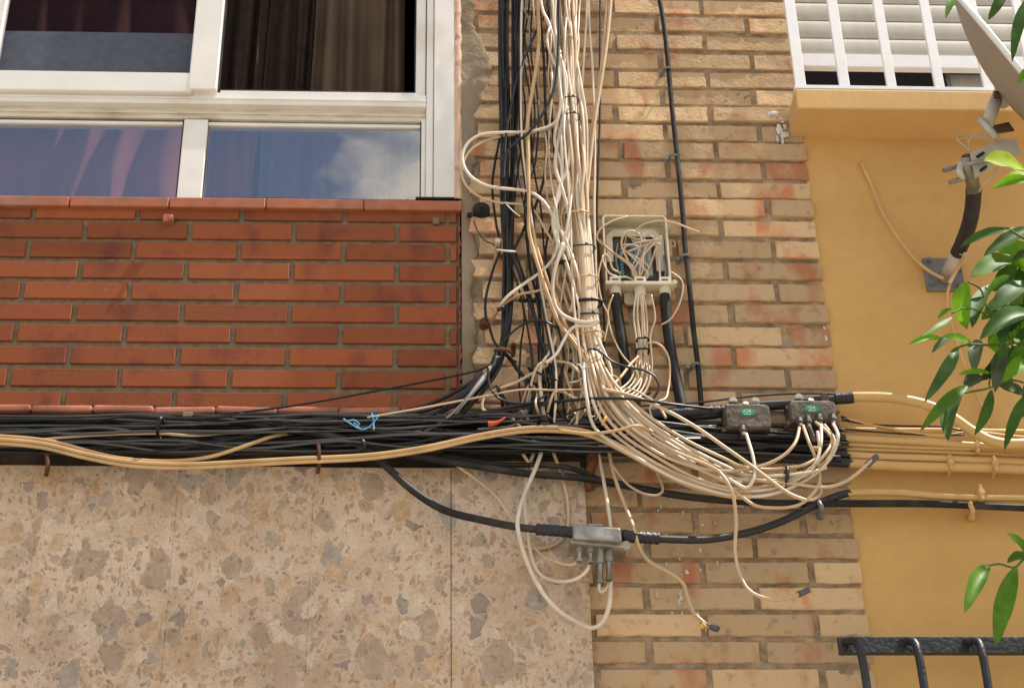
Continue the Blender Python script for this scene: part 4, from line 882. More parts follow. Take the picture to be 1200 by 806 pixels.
# blue twine
bm = bmesh.new()
for q in ([(436, 484), (438, 492), (438, 504)], [(439, 486), (441, 489), (437, 497), (439, 502)], [(403, 490), (412, 496), (424, 502), (432, 500), (438, 494), (443, 488)], [(414, 495), (420, 499), (416, 500), (425, 503)], [(434, 488), (444, 488), (440, 486)], [(408, 493), (415, 492), (421, 497)]):
    tube(bm, path([(a, b, .14+.004*rnd()) for a, b in q], n=5, wob=.003), SZ(1.5)/2, 6)
tag(obj('twine', bm, 'blue_twine', None, True), 'light blue twine knotted round the black horizontal cables', 'twine')
bm = bmesh.new(); tube(bm, path([(572, 497), (580, 496), (588, 492), (592, 489)], .12), [SZ(q)/2 for q in ([7, 7, 6.5, 6.5, 6, 6, 6, 5, 5, 5, 4, 4, 4, 3, 3, 3, 3, 2.5, 2.5, 2.5, 2, 2])], 8); tag(obj('red_scrap', bm, 'red_scrap', None, True), 'orange red plastic scrap stuck among the ledge cables', 'plastic scrap')
bm = bmesh.new(); tube(bm, path([(548, 470.5, .04), (575, 471, .04), (625, 473, .04)], n=5), SZ(5)/2, 8); tag(obj('red_rod', bm, 'ledge_tile', None, True), 'short red pipe continuing the ledge behind the cables', 'pipe')
# brackets under the cables (rusty hooks)
for k, (px, py, h) in enumerate(((55, 541, 12), (373, 528, 22))):
    bm = bmesh.new(); s = path([(px, py-8, .12), (px+1, py+h*.5, .125), (px, py+h, .06), (px-1, py+h+3, .035)], n=5); tube(bm, s, SZ(5)/2, 6)
    tag(obj('cable_hook', bm, 'rust', None, True), ('rusty hook under the cables at the far left slab joint', 'rusty hook under the tan cables above the third joint')[k], 'hook')
bm = bmesh.new(); s = path([(697, 520, .03), (694, 540, .05), (690, 560, .05), (692, 575, .04)], n=5); tube(bm, s, [SZ(15)/2]*6+[SZ(11)/2]*10, 8); tag(obj('rusty_bracket', bm, 'rust', None, True), 'dark rusty bracket below the cables beside stone edge', 'bracket')
bm = bmesh.new(); c = P(220, 486, .09); box(bm, c.x-.012, c.x+.012, -.095, -.03, c.z-.006, c.z+.006, .002); tag(obj('plastic_clip', bm, 'cement', None), 'small grey clip on the upper left cables', 'cable clip')
for k, (px, py) in enumerate(((426, 519),)):
    bm = bmesh.new(); tube(bm, path([(422, 515, .1), (425, 516, .125), (428, 524, .115), (425, 532, .06)], n=5), SZ(4)/2, 6); tag(obj('cable_hook', bm, 'iron', None, True), 'black hook where the thick cable forks above stone', 'hook')

# metal strip bracket behind centre
bm = bmesh.new(); a, b = P(661, 398, .03), P(674, 437, .03)
t = bmesh.new(); box(t, P(661, 415, .03).x, P(674, 415, .03).x, -.03, -.022, P(667, 442, .03).z, P(667, 398, .03).z, .0015); merge(bm, t)
br = thing('mounting_strip', P(667, 418, .0), 'pale slotted metal strip on bricks behind the white cables', 'bracket')
obj('plate', bm, 'box_plastic', br)
for py in (411, 434):
    bm = bmesh.new(); c = P(667, py, .03); cyl(bm, c+Vector((0, .03, 0)), c+Vector((0, -.004, 0)), SZ(3.6), SZ(3.2), 10, .001); obj('bolt', bm, 'rust', br)

# ================================================================== CONDUITS ON PILLAR, RIGHT
o = cable('slim black conduit running straight down the sunlit pillar', [(762, -60), (773, 0), (778, 30), (784, 90), (790, 150), (795, 200), (800, 250), (803, 290), (808, 340), (813, 390), (818, 430), (822, 474)], 6.4, 'black_matte', .03, 'conduit', 'conduit', seg=10)
for px, py in ((782, 82), (789, 184), (803, 301), (815, 428)):
    bm = bmesh.new(); c = P(px, py, .03)
    pts = [c+Vector((-.02, .028, 0)), c+Vector((-.009, .02, 0)), c+Vector((-.0085, -.004, 0)), c+Vector((0, -.0095, 0)), c+Vector((.0085, -.004, 0)), c+Vector((.009, .028, 0))]
    tube(bm, spline(pts, 3), .0035, 6); cc = c+Vector((-.017, .018, 0)); cyl(bm, cc, cc+Vector((0, -.012, 0)), .005, .004, 8)
    obj('clip', bm, 'zinc_grey', o)
cable('thick black tube leaving the box at its left gland', [(721, 346, .045), (726, 380, .04), (731, 415, .035), (735, 450, .035), (737, 470, .035)], 13, 'black_matte', name='conduit', cat='conduit', seg=12)
cable('thick black tube leaving the box at its right gland', [(779, 346, .045), (782, 380, .04), (788, 420, .035), (794, 450, .035), (799, 475, .04), (803, 492, .04)], 13, 'black_matte', name='conduit', cat='conduit', seg=12)

# ================================================================== JUNCTION BOX
jb = thing('junction_box', P(748, 300, 0), 'open cream plastic junction box full of wires on pillar bricks', 'junction box')
dB = .055
X0, X1 = P(708, 295, dB).x, P(788, 295, dB).x; Z1, Z0 = P(745, 252, dB).z, P(745, 333, dB).z
lean = (P(788, 333, dB).x-P(779, 252, dB).x)
def rrect(x0, x1, z0, z1, r, n=5):
    o = []
    for cx, cz, a0 in ((x1-r, z1-r, 0), (x0+r, z1-r, 90), (x0+r, z0+r, 180), (x1-r, z0+r, 270)):
        for k in range(n+1):
            a = math.radians(a0+90*k/n); o.append((cx+r*math.cos(a), cz+r*math.sin(a)))
    return o
def prism(bm, pts, y0, y1):
    a = [bm.verts.new((x, y0, z)) for x, z in pts]; b = [bm.verts.new((x, y1, z)) for x, z in pts]
    bm.faces.new(a); bm.faces.new(b[::-1]); n = len(a)
    for k in range(n): bm.faces.new((a[k], b[k], b[(k+1) % n], a[(k+1) % n]))
def ring(bm, o, i, y0, y1):
    A = [[bm.verts.new((x, y, z)) for x, z in pts] for pts, y in ((o, y0), (i, y0), (i, y1), (o, y1))]; n = len(o)
    for q in range(4):
        for k in range(n): bm.faces.new((A[q][k], A[q][(k+1) % n], A[(q+1) % 4][(k+1) % n], A[(q+1) % 4][k]))
xb1 = X1-.008
bm = bmesh.new(); ring(bm, rrect(X0, xb1, Z0, Z1, .012), rrect(X0+.0045, xb1-.0045, Z0+.004, Z1-.0045, .009), -dB, -.002)
prism(bm, rrect(X0+.001, xb1-.001, Z0+.001, Z1-.001, .011), -.009, -.003)
case = obj('case', bm, 'box_plastic', jb)
bm = bmesh.new(); xm = (X0+xb1)/2
prism(bm, rrect(xm-.022, xm+.018, Z1-.004, Z1+.016, .003), -.03, -.022); cyl(bm, Vector((xm, -.03, Z1+.008)), Vector((xm, -.034, Z1+.008)), .006, .005, 10)
obj('mounting_tab', bm, 'box_plastic', jb); bm = bmesh.new()
prism(bm, rrect(xm-.034, xm+.038, Z0-.036, Z0-.001, .008), -.02, -.012)
for q in (-.022, .022): cyl(bm, Vector((xm+q, -.02, Z0-.022)), Vector((xm+q, -.023, Z0-.022)), .006, .005, 10)
obj('mounting_tab', bm, 'box_plastic', jb)
bm = bmesh.new(); box(bm, X0-.002, X1, -dB-.006, -.03, Z0-.004, Z0+.006, .002, 2); cyl(bm, Vector((X1-.001, -dB+.01, Z0+.004)), Vector((X1-.001, -dB-.007, Z0+.004)), .007, .007, 12); obj('bottom_flange', bm, 'box_plastic', jb)
# inner cover: inverted U
bm = bmesh.new(); yi = -.026; zi = Z1-.036
o1 = [(X0+.010, Z0+.09), (X0+.010, zi-.01), (X0+.03, zi+.012), (xb1-.03, zi+.012), (xb1-.008, zi-.016), (xb1-.008, Z0+.062), (xb1-.031, Z0+.062), (xb1-.031, zi-.014), (xb1-.035, zi-.010), (X0+.030, zi-.010), (X0+.026, zi-.014), (X0+.026, Z0+.09)]
prism(bm, o1, yi, yi+.004); obj('inner_cover', bm, 'box_plastic', jb)
bm = bmesh.new(); box(bm, X0+.008, xb1-.008, -.014, -.0095, Z0+.006, zi-.002); obj('back_plate', bm, 'box_inside', jb)
bm = bmesh.new()
for px, m_ in ((741, 0), (756, 0)):
    pass
box(bm, P(743, 300, .03).x, P(764, 300, .03).x, -.030, -.012, Z0+.045, zi-.02, .002)
for k in range(9):
    z = Z0+.05+k*.009; cyl(bm, Vector((P(758, 300, .03).x, -.03, z)), Vector((P(758, 300, .03).x, -.033, z)), .003, .0025, 8)
obj('terminal_block', bm, 'terminal_grey', jb)
bm = bmesh.new()
for k in range(10):
    z = Z0+.04+k*.0095; x = P(741, 300, .035).x; box(bm, x-.005, x+.005, -.036, -.014, z, z+.0065, .001)
    x = P(729, 300, .035).x; box(bm, x-.004, x+.004, -.026, -.014, z, z+.006, .001)
obj('terminal_strip', bm, 'terminal_teal', jb)
for px in (721, 750, 779):
    bm = bmesh.new(); c = P(px, 333, dB-.012)
    cx = c.x-.001
    box(bm, cx-.014, cx+.014, -dB-.002, -dB+.02, Z0-.002, Z0+.022, .002, 2)
    cyl(bm, Vector((cx, -dB+.014, Z0-.002)), Vector((cx+.001, -dB+.014, Z0-.03)), .0155, .0135, 20, .001)
    g = obj('cable_gland', bm, 'box_plastic', jb)
    bm = bmesh.new(); box(bm, cx-.008, cx+.008, -dB-.0035, -dB+.01, Z0+.010, Z0+.0155, .001); obj('slot', bm, 'box_inside', g)
JW = 'wires inside the junction box'
jw = [([(748, 332, .045), (738, 312, .045), (722, 299, .045), (709, 289, .055), (700, 279, .06), (704, 268, .065), (718, 259, .065), (735, 254, .06)], 2.6, 'beige_cable', 'cream cable bending out left and back over the box top'),
      ([(749, 332, .045), (742, 313, .045), (727, 301, .045), (714, 293, .055), (702, 281, .06)], 2.6, 'tan_cable', None),
      ([(746, 330, .04), (735, 325, .045), (722, 324, .05), (712, 318, .06), (706, 303, .06), (709, 298, .06), (714, 303, .055), (718, 315, .05), (728, 320, .045)], 2.4, 'beige_cable', 'cream wire looping out of the left side of box'),
      ([(747, 332, .04), (738, 310, .045), (729, 290, .05), (730, 277, .055), (737, 271, .055), (747, 273, .05), (755, 285, .045)], 2.8, 'beige_cable', None),
      ([(749, 332, .04), (750, 315, .045), (754, 298, .05), (759, 286, .05)], 2.8, 'beige_cable', None),
      ([(752, 332, .04), (760, 315, .045), (766, 300, .045), (768, 290, .04)], 2.6, 'tan_cable', None),
      ([(744, 328, .035), (736, 305, .035), (732, 290, .035), (734, 276, .035)], 2.2, 'tan_cable', None),
      ([(745, 270, .05), (754, 263, .06), (770, 259, .08), (790, 261, .1), (808, 268, .11), (819, 272, .12)], 2.2, 'beige_cable', 'thin cream wire sticking out right past the black conduit'),
      ([(750, 331, .035), (754, 316, .035), (750, 300, .03)], 1.8, 'tan_cable', None), ([(728, 328, .03), (722, 305, .03), (724, 285, .03)], 1.6, 'terminal_grey', None),
      ([(740, 280, .045), (746, 290, .05), (753, 296, .045)], .9, 'white_cable', None), ([(737, 296, .045), (744, 300, .05), (752, 304, .045)], .9, 'white_cable', None),
      ([(757, 275, .045), (764, 277, .05), (769, 284, .045), (763, 290, .04)], 1, 'white_cable', None), ([(747, 276, .045), (760, 273, .05), (768, 281, .045)], 1, 'white_cable', None),
      ([(774, 330, .035), (773, 315, .04), (772, 300, .035)], 2.6, 'white_cable', None), ([(779, 330, .035), (780, 315, .04), (778, 300, .03)], 2.6, 'zinc_grey', None), ([(783, 330, .035), (784, 315, .04), (783, 302, .03)], 2, 'white_cable', None),
      ([(786, 281, .03), (790, 283, .04), (791, 288, .04), (786, 289, .035)], 1.2, 'beige_cable', None)]
for k in range(5):
    bx0 = U_(744, 756); q = [(bx0, 332, .035), (bx0+U_(-12, 14), U_(308, 320), .045), (U_(728, 772), U_(285, 300), .05), (U_(722, 776), U_(270, 290), .055), (U_(726, 774), U_(278, 300), .045)]
    jw.append((q, U_(1, 2.4), random.choice(('tan_cable', 'beige_cable', 'white_cable')), None))
for q, w_, m_, lab in jw:
    cable(lab or 'thin wire coming up into the open junction box', q, w_, m_, group=None if lab else JW, n=6, wob=0, name='wire', cat='wire')
# strands falling from the middle gland and turning left
CO = 'beige cables dropping from the middle gland of the box'
for k in range(6):
    u = (k-2.5)/2.5
    q = [(750+u*4, 343, .05), (751+u*9+U_(-2.5, 2.5), 370, .05), (752+u*6, 400, .05), (753+u*6.5+U_(-1, 1), 420, .05), (752+u*9+U_(-2, 2), 440, .06+.01*abs(u)), (745+u*10, 455+u*5, .08), (732+u*8, 463+u*6, .1), (716+u*4, 467+u*8, .11)]
    cable('beige cable dropping from the middle gland then curving left', q, 2.4, 'beige_cable' if k % 2 else 'white_cable', group=CO)
cable('thin beige cable arching right out of the tied drop', [(757, 403, .06), (768, 402, .07), (778, 409, .07), (784, 422, .06), (785, 440, .05), (783, 458, .06), (780, 467, .08), (772, 470, .1)], 2.6, 'beige_cable')
cable('tan cable crossing left down from the tied drop', [(748, 418, .08), (738, 428, .1), (728, 441, .12), (716, 453, .14), (708, 458, .14)], 3.4, 'tan_cable')
cable('beige wire pair hooking over the black hose', [(770, 472, .12), (776, 482, .12), (780, 489, .13)], 3, 'beige_cable'); 
band(753, 399, 3, 14, .055, 2.4, 'black_tape', .014, label='upper black tie on the beige drop below the box')
band(753, 412, 3, 15, .055, 3, 'black_tape', .016, label='lower black tie on the beige drop below the box')
cable('stub of black hose hidden under the beige coil', [(760, 497, .05), (800, 500, .05), (850, 512, .05)], 7, 'black_matte')

# ================================================================== TAP BOXES
def text_mesh(name, s, size, loc, rot, m, parent):
    cu = bpy.data.curves.new(name, 'FONT'); cu.body = s; cu.size = size; cu.align_x = 'CENTER'; cu.align_y = 'CENTER'; cu.extrude = .0002
    o = bpy.data.objects.new(name, cu); COL.objects.link(o)
    dg = bpy.context.evaluated_depsgraph_get(); me = bpy.data.meshes.new_from_object(o.evaluated_get(dg)); bpy.data.objects.remove(o)
    me.transform(Matrix.Translation(loc) @ rot); me.materials.append(M[m]); q = bpy.data.objects.new(name, me); COL.objects.link(q); q.parent = parent; return q
def tapbox(lab, xa, xb, yt, yb, ports, knobs, txt, d=.09, knob_m=('nut_white', 'nut_white')):
    c = P((xa+xb)/2, (yt+yb)/2, d); root = thing('tap_box', c, lab, 'tap box', 'grey metal tap boxes on the cables')
    inv = Matrix.Translation(-c)
    def part(n, bm, m, par=None, sm=False):
        o = obj(n, bm, m, None, sm); o.parent = par or root
        if par is None: o.matrix_parent_inverse = inv
        return o
    x0, x1 = P(xa, (yt+yb)/2, d).x, P(xb, (yt+yb)/2, d).x; z1, z0 = P((xa+xb)/2, yt, d).z, P((xa+xb)/2, yb, d).z
    ym = (yt+yb)/2
    # slightly flared body, front face tilted
    bm = bmesh.new(); o = rrect(x0, x1, z0, z1, .009); i = rrect(x0+.004, x1-.004, z0+.004, z1-.003, .008)
    A = [[bm.verts.new((x, y, z)) for x, z in pts] for pts, y in ((o, -.03), (o, -d+.006), (i, -d), )]; n = len(o)
    for q in range(2):
        for k in range(n): bm.faces.new((A[q][k], A[q][(k+1) % n], A[q+1][(k+1) % n], A[q+1][k]))
    bm.faces.new(A[2]); bm.faces.new(A[0][::-1])
    box(bm, x0-.004, x1+.004, -.052, -.03, z0-.003, z0+.010, .002); box(bm, x0-.003, x1+.003, -.06, -.03, z1-.006, z1+.006, .002)
    for sx in (x0-.003, x1+.003): cyl(bm, Vector((sx, -.03, z0+.006)), Vector((sx, -.075, z0+.004)), .007, .006, 10)
    body = part('body', bm, 'tap_metal')
    bm = bmesh.new(); box(bm, x0+.008, x1-.006, -d+.012, -.035, z1+.001, z1+.006, .0015); cm = (x0+x1)/2; cyl(bm, Vector((cm, -d+.02, z1+.002)), Vector((cm, -d+.008, z1+.008)), .008, .007, 12, .001); part('top_plate', bm, 'nut_white')
    for kx, km in zip(knobs, knob_m):
        bm = bmesh.new(); q = P(kx, yt-6, d-.01); cyl(bm, Vector((q.x, -d+.03, z1)), Vector((q.x, -d+.022, z1+.018)), .0105, .0095, 12)
        kk = part('terminal_post', bm, 'tap_metal')
        bm = bmesh.new(); a = Vector((q.x, -d+.03, z1+.022)); cyl(bm, a+Vector((0, .004, 0)), a+Vector((0, -.013, -.002)), .0105, .0100, 16, .002); box(bm, a.x-.006, a.x+.006, a.y-.0145, a.y-.010, a.z-.0035, a.z-.001)
        o_ = part('cap_nut', bm, km, kk); o_.matrix_parent_inverse = kk.matrix_world.inverted() if False else Matrix.Identity(4)
        o_.parent = kk; o_.matrix_parent_inverse = inv @ Matrix.Identity(4) @ kk.matrix_parent_inverse.inverted() @ Matrix.Identity(4) if False else Matrix.Identity(4)
    for px, py, ln in ports:
        bm = bmesh.new(); a = P(px, py, d+.004); b = P(px+1, py+ln, d+.012)
        cyl(bm, a+Vector((0, .03, .006)), a, .0085, .0085, 12, .001); cyl(bm, a, b, .0068, .006, 6, .0006); cyl(bm, a+(b-a)*.35, a+(b-a)*.55, .0085, .0085, 10, .0006); part('port', bm, 'tap_metal')
    if txt:
        e = P((xa+xb)/2+(0 if xa < 900 else -1), yt+10, d); bm = bmesh.new(); tm = bmesh.new(); bmesh.ops.create_circle(tm, cap_ends=True, segments=28, radius=1)
        ext = bmesh.ops.extrude_face_region(tm, geom=tm.faces[:]); [setattr(v, 'co', v.co+Vector((0, 0, .0006))) for v in ext['geom'] if isinstance(v, bmesh.types.BMVert)]
        rot = Matrix.Rotation(math.radians(90), 4, 'X')
        merge(bm, tm, Matrix.Translation((e.x, -d-.0002, e.z)) @ rot @ Matrix.Diagonal((.019, .0105, 1, 1)))
        st = part('sticker', bm, 'sticker_green')
        q = text_mesh('lettering', txt, .0135, Vector((e.x-.001, -d-.0016, e.z+.002)), rot, 'sticker_ink', st)
        bm = bmesh.new(); box(bm, e.x-.011, e.x+.007, -d-.0014, -d-.0008, e.z-.0062, e.z-.0045); q = obj('underline', bm, 'sticker_ink', None); q.parent = st
    return root
tapbox('left grey tap box with green 20E sticker and one cable below', 850, 903, 473, 501, ((870, 499, 12),), (860, 886), '\\OE:')
tapbox('right grey tap box with green sticker and five cables below', 926, 980, 469, 493, ((937, 490, 10), (947, 488, 14), (960, 486, 14), (976, 486, 12)), (937, 967), '\\54:', knob_m=('nut_white', 'tap_metal'))
# connector extension under the right box
cable('dark barrel connector hanging under the second tap box', [(948, 500, .115), (951, 508, .115), (955, 517, .115)], 6, 'tap_metal', name='connector', cat='connector', wob=0)

# lower splitter box (seen from below)
c = P(702, 632, .1); sp_ = thing('splitter_box', c, 'long grey metal splitter box hanging below with four ports', 'tap box')
bm = bmesh.new(); x0, x1 = P(671, 630, .12).x, P(728, 630, .12).x; zt_, zb_ = P(700, 617, .12).z, P(700, 634, .12).z
t = bmesh.new(); box(t, x0, x1, -.135, -.055, zb_, zt_, .006, 3)
for v in t.verts: v.co.z -= (v.co.x-x0)/(x1-x0)*.008
merge(bm, t); t = bmesh.new(); box(t, x0-.006, x1+.012, -.12, -.05, zb_-.004, zb_+.009, .004, 2)
for v in t.verts: v.co.z -= (v.co.x-x0)/(x1-x0)*.012
merge(bm, t); obj('body', bm, 'steel', sp_)
bm = bmesh.new(); box(bm, P(689, 620, .13).x, P(707, 620, .13).x, -.13, -.08, zt_-.004, P(698, 612.5, .13).z, .002); obj('lid_tab', bm, 'steel', sp_)
bm = bmesh.new(); cyl(bm, Vector((x1+.01, -.12, zb_-.01)), Vector((x1+.01, -.1, zb_-.002)), .011, .011, 12, .002); obj('end_screw', bm, 'steel', sp_)
for px, l2 in ((679, 18), (692, 20), (704, 44), (714, 40)):
    bm = bmesh.new(); a = P(px, 640, .1); b = P(px-.5 if px > 700 else px, 640+l2, .1)
    a += Vector((0, 0, .01)); cyl(bm, a, a+(b-a)*.5, .0085, .0085, 12, .001); cyl(bm, a+(b-a)*.5, b, .0065, .0062, 6, .0006); cyl(bm, a+(b-a)*.42, a+(b-a)*.52, .0095, .0095, 12, .001); cyl(bm, b+(a-b)*.1, b, .0085, .008, 12, .001)
    obj('port', bm, 'steel', sp_, label=None)
wl('tiny beige cable bent between the two right ports', [(703, 680, .1), (702, 690, .1), (706, 693, .1), (712, 686, .09), (714, 672, .085)], 3.2)

# clips on the orange wall
for k, (px, py, m_) in enumerate(((1138, 596, 'orange_paint'), (961, 594, 'zinc_grey'))):
    bm = bmesh.new(); s = path([(px, py-6, .03), (px-1, py-5, .055), (px+2, py+2, .055), (px, py+10, .02)], n=5); tube(bm, s, SZ(7)/2*.8, 8); c = P(px, py+11, .0); cyl(bm, c+Vector((0, .005, 0)), c+Vector((0, -.016, 0)), .009, .008, 12, .002)
    tag(obj('wall_clip', bm, m_, None, True), ('orange painted clip under the lowest painted conduit', 'grey clip under the black cable at the brick edge')[k], 'cable clip')
for k, (px, py) in enumerate(((1114, 541), (1166, 543), (1145, 521), (1150, 576))):
    bm = bmesh.new(); c = P(px, py, .05); cyl(bm, c+Vector((0, .04, 0)), c+Vector((0, -.005, 0)), SZ(5), SZ(4), 12, .002); box(bm, c.x-.004, c.x+.004, c.y-.003, c.y+.04, c.z-.02, c.z+.02, .002)
    tag(obj('wall_clip', bm, 'orange_paint', None), ('painted clip on lowest thick conduit, left of pair', 'painted clip on lowest thick conduit, right of pair', 'small painted clip above the conduit pair', 'painted collar on the separate lower conduit')[k], 'cable clip')
for k, q in enumerate(([(718, 345), (712, 365), (716, 390), (728, 415), (748, 440), (735, 462)], [(764, 345), (768, 372), (762, 395), (764, 430), (758, 455), (740, 470)], [(706, 300), (700, 325), (704, 352), (712, 372), (708, 400)], [(786, 318), (800, 330), (798, 352), (788, 372), (776, 380)])):
    cable(('loose pale wire curling between the two black tubes at left', 'loose pale wire curling between the two black tubes at right', 'thin wire drooping from the left side of the junction box', 'thin wire drooping from the right side of the junction box')[k], [(a, b, .07) for a, b in q], 2, 'beige_cable', wob=.003)
# cables on orange wall
cable('orange painted cable curving down the wall to the steel plate', [(1008, 190, -.002), (1010, 193, .008), (1020, 215, .012), (1033, 248, .012), (1050, 275, .012), (1068, 299, .014), (1085, 315, .02), (1098, 323, .03), (1106, 326, .04)], 4.2, 'orange_paint')
cable('orange painted cable dropping from plate behind the leaves', [(1114, 330, .03), (1110, 345, .02), (1111, 365, .012), (1122, 400, .01), (1135, 440, .01), (1150, 475, .01), (1160, 500, .02)], 3.6, 'orange_paint')

# ================================================================== DISH
dc = P(1198, 95, .45); dsh = thing('satellite_dish', P(1110, 322, 0), 'satellite dish seen edge on at top right, on a steel wall arm', 'satellite dish')
nrm = (R*.77+U*.62-F*.27).normalized(); e1 = F.cross(nrm).normalized(); e2 = nrm.cross(e1).normalized()
RD = .29; DEP = .06
def dishmesh(yo, r, dep):
    bm = bmesh.new(); rings_ = []
    nr, ns = 12, 56
    ctr = bm.verts.new(dc-nrm*(dep-yo))
    for k in range(1, nr+1):
        q = k/nr; rings_.append([bm.verts.new(dc+(e1*math.cos(a)*.93+e2*math.sin(a))*r*q-nrm*(dep*(1-q*q)-yo)) for a in [2*math.pi*i/ns for i in range(ns)]])
    for i in range(ns): bm.faces.new((ctr, rings_[0][i], rings_[0][(i+1) % ns]))
    for a, b in zip(rings_, rings_[1:]):
        for i in range(ns): bm.faces.new((a[i], b[i], b[(i+1) % ns], a[(i+1) % ns]))
    return bm
ref = obj('reflector', dishmesh(0, RD, DEP), 'dish_back', dsh, True)
bm = bmesh.new(); tube(bm, [dc+(e1*math.cos(a)*.93+e2*math.sin(a))*RD+nrm*.004 for a in [2*math.pi*i/64 for i in range(65)]], .0075, 8, cap=False); obj('rim', bm, 'dish_white', ref, True)
obj('reflector_face', dishmesh(.006, RD*.99, DEP), 'dish_white', ref, True)
bk = dc-nrm*DEP
# steel plate on wall with bolts
bm = bmesh.new(); box(bm, P(1084, 325).x, P(1128, 325).x, -.006, .006, P(1106, 341).z, P(1106, 304).z, .001); wp = obj('wall_plate', bm, 'zinc_grey', dsh)
for px, py in ((1087, 308), (1090, 335), (1122, 318), (1123, 337)):
    bm = bmesh.new(); q = P(px, py, .0); cyl(bm, q, q+Vector((0, -.018, 0)), .007, .006, 6, .001); obj('bolt', bm, 'zinc_grey', wp)
pa, pb, pc, pd = P(1108, 325, .01), P(1126, 292, .14), P(1141, 222, .34), P(1134, 183, .40)
bm = bmesh.new(); cyl(bm, pa, pb, SZ(9), SZ(7.5), 18); obj('arm_foot', bm, 'arm_white', dsh, True)
bm = bmesh.new(); q = [P(1122, 297, .12), P(1128, 284, .16), P(1136, 262, .24), P(1140, 240, .29), P(1141, 221, .335)]; tube(bm, spline(q, 6), SZ(19, .3)/2, 16, rib=.02); obj('tape_wrap', bm, 'black_tape', dsh, True)
bm = bmesh.new(); cyl(bm, pc+(pc-pd)*.1, pd, SZ(8.3, .35), SZ(8.3, .35), 24); obj('mast', bm, 'steel', dsh, True)
bm = bmesh.new(); cyl(bm, pd, pd+(pd-pc).normalized()*.003, SZ(7.2, .35), SZ(7.2, .35), 24); obj('mast_mouth', bm, 'rust', dsh)
# bracket plates
def plate(pts, th, m, name, holes=()):
    bm = bmesh.new(); a = [bm.verts.new(P(x, y, d)) for x, y, d in pts]
    n_ = (a[1].co-a[0].co).cross(a[2].co-a[0].co).normalized()*th; b = [bm.verts.new(v.co+n_) for v in a]
    bm.faces.new(a); bm.faces.new(b[::-1])
    for k in range(len(a)): bm.faces.new((a[k], b[k], b[(k+1) % len(a)], a[(k+1) % len(a)]))
    o = obj(name, bm, m, dsh); return o
pl1 = plate([(1137, 179, .42), (1176, 162, .42), (1190, 163, .42), (1197, 180, .42), (1170, 190, .42), (1143, 208, .42)], .004, 'arm_white', 'bracket_plate')
for k, (xa, ya, xb, yb) in enumerate(((1145, 184, 1153, 179), (1149, 200, 1156, 195))):
    bm = bmesh.new(); tube(bm, [P(xa, ya, .425), P(xb, yb, .425)], SZ(3.4)/2, 10); obj('slot', bm, 'black_matte', pl1)
bm = bmesh.new(); cyl(bm, P(1106, 200, .44), P(1126, 193.5, .43), .006, .006, 10); cyl(bm, P(1126, 193.5, .43), P(1158, 188, .43), .0045, .0045, 8); cyl(bm, P(1113, 214, .43), P(1129, 209, .43), .006, .006, 10); obj('u_bolt', bm, 'steel', dsh)
bm = bmesh.new(); tube(bm, spline([P(1126, 192, .43), P(1124, 201, .45), P(1128, 209, .43)], 6), SZ(7)/2, 8); obj('clamp', bm, 'arm_white', dsh, True)
bm = bmesh.new(); cyl(bm, P(1168, 116, .42), P(1156, 148, .42), SZ(7.5), SZ(7.5), 16, .002); obj('support_tube', bm, 'arm_white', dsh, True)
bm = bmesh.new(); cyl(bm, P(1148, 139, .44), P(1168, 162, .44), SZ(4), SZ(4), 12); obj('brace', bm, 'arm_white', dsh, True)
bm = bmesh.new(); cyl(bm, P(1168, 115, .42), bk, .018, .03, 12); obj('mount_neck', bm, 'arm_white', dsh)
bm = bmesh.new(); cyl(bm, P(1165, 111, .44), P(1171, 111, .44), .009, .009, 8); obj('pivot_bolt', bm, 'rust', dsh)
plate([(1164, 147, .42), (1182, 143, .38), (1189, 153, .38), (1170, 156, .42)], .004, 'tap_metal', 'tilt_plate')
cable('thin cable looping behind the dish bracket', [(1138, 178, .4), (1126, 168, .4), (1122, 162, .4), (1130, 159, .38), (1145, 159, .38), (1158, 165, .38), (1172, 176, .38)], 2, 'arm_white')
cable('second thin cable loop above the dish mast', [(1136, 176, .4), (1135, 166, .4), (1142, 157, .4), (1152, 155, .4), (1160, 162, .4)], 2, 'arm_white')
cable('thin cable hanging behind the mast bracket', [(1170, 195, .4), (1162, 206, .4), (1152, 216, .4), (1147, 224, .36)], 2, 'arm_white')
cable('taped cable running along the dish arm foot', [(1131, 297, .15), (1126, 308, .1), (1118, 322, .05), (1113, 332, .035)], 5, 'beige_cable')

# ================================================================== ORANGE TREE
tree = thing('orange_tree', (P(1650, 400, .9).x, -.9, 0), 'orange tree branch with long green leaves reaching in from the right', 'tree')
def leaf(bm, base, tip, w, nrm_, fold=.35, sag=.12, curl=0.0, mi=0, n=9):
    ax = tip-base; Ln = ax.length; ax.normalize(); side = ax.cross(nrm_)
    if side.length < .01: side = Vector((1, 0, 0))
    side.normalize(); up = side.cross(ax); rows_ = []
    for k in range(n+1):
        t = k/n; hw = w*(math.sin(math.pi*min(1, t*.93+.035))**.8)*(1-.28*t)+.0004
        if k == n: hw = .0003
        c = base+ax*Ln*t+up*(math.sin(math.pi*t)*sag*Ln)+side*(math.sin(math.pi*t)*curl*Ln)
        wv = .06*w*math.sin(t*17+Ln*50)
        rows_.append([bm.verts.new(c-side*hw+up*(fold*hw+wv)), bm.verts.new(c-side*hw*.5+up*(fold*hw*.42)), bm.verts.new(c), bm.verts.new(c+side*hw*.5+up*(fold*hw*.42)), bm.verts.new(c+side*hw+up*(fold*hw-wv))])
    for a, b in zip(rows_, rows_[1:]):
        for k in range(4):
            f = bm.faces.new((a[k], a[k+1], b[k+1], b[k])); f.material_index = mi; f.smooth = True
LM = ['leaf_dark', 'leaf_mid', 'leaf_bright', 'leaf_lime', 'leaf_grey']
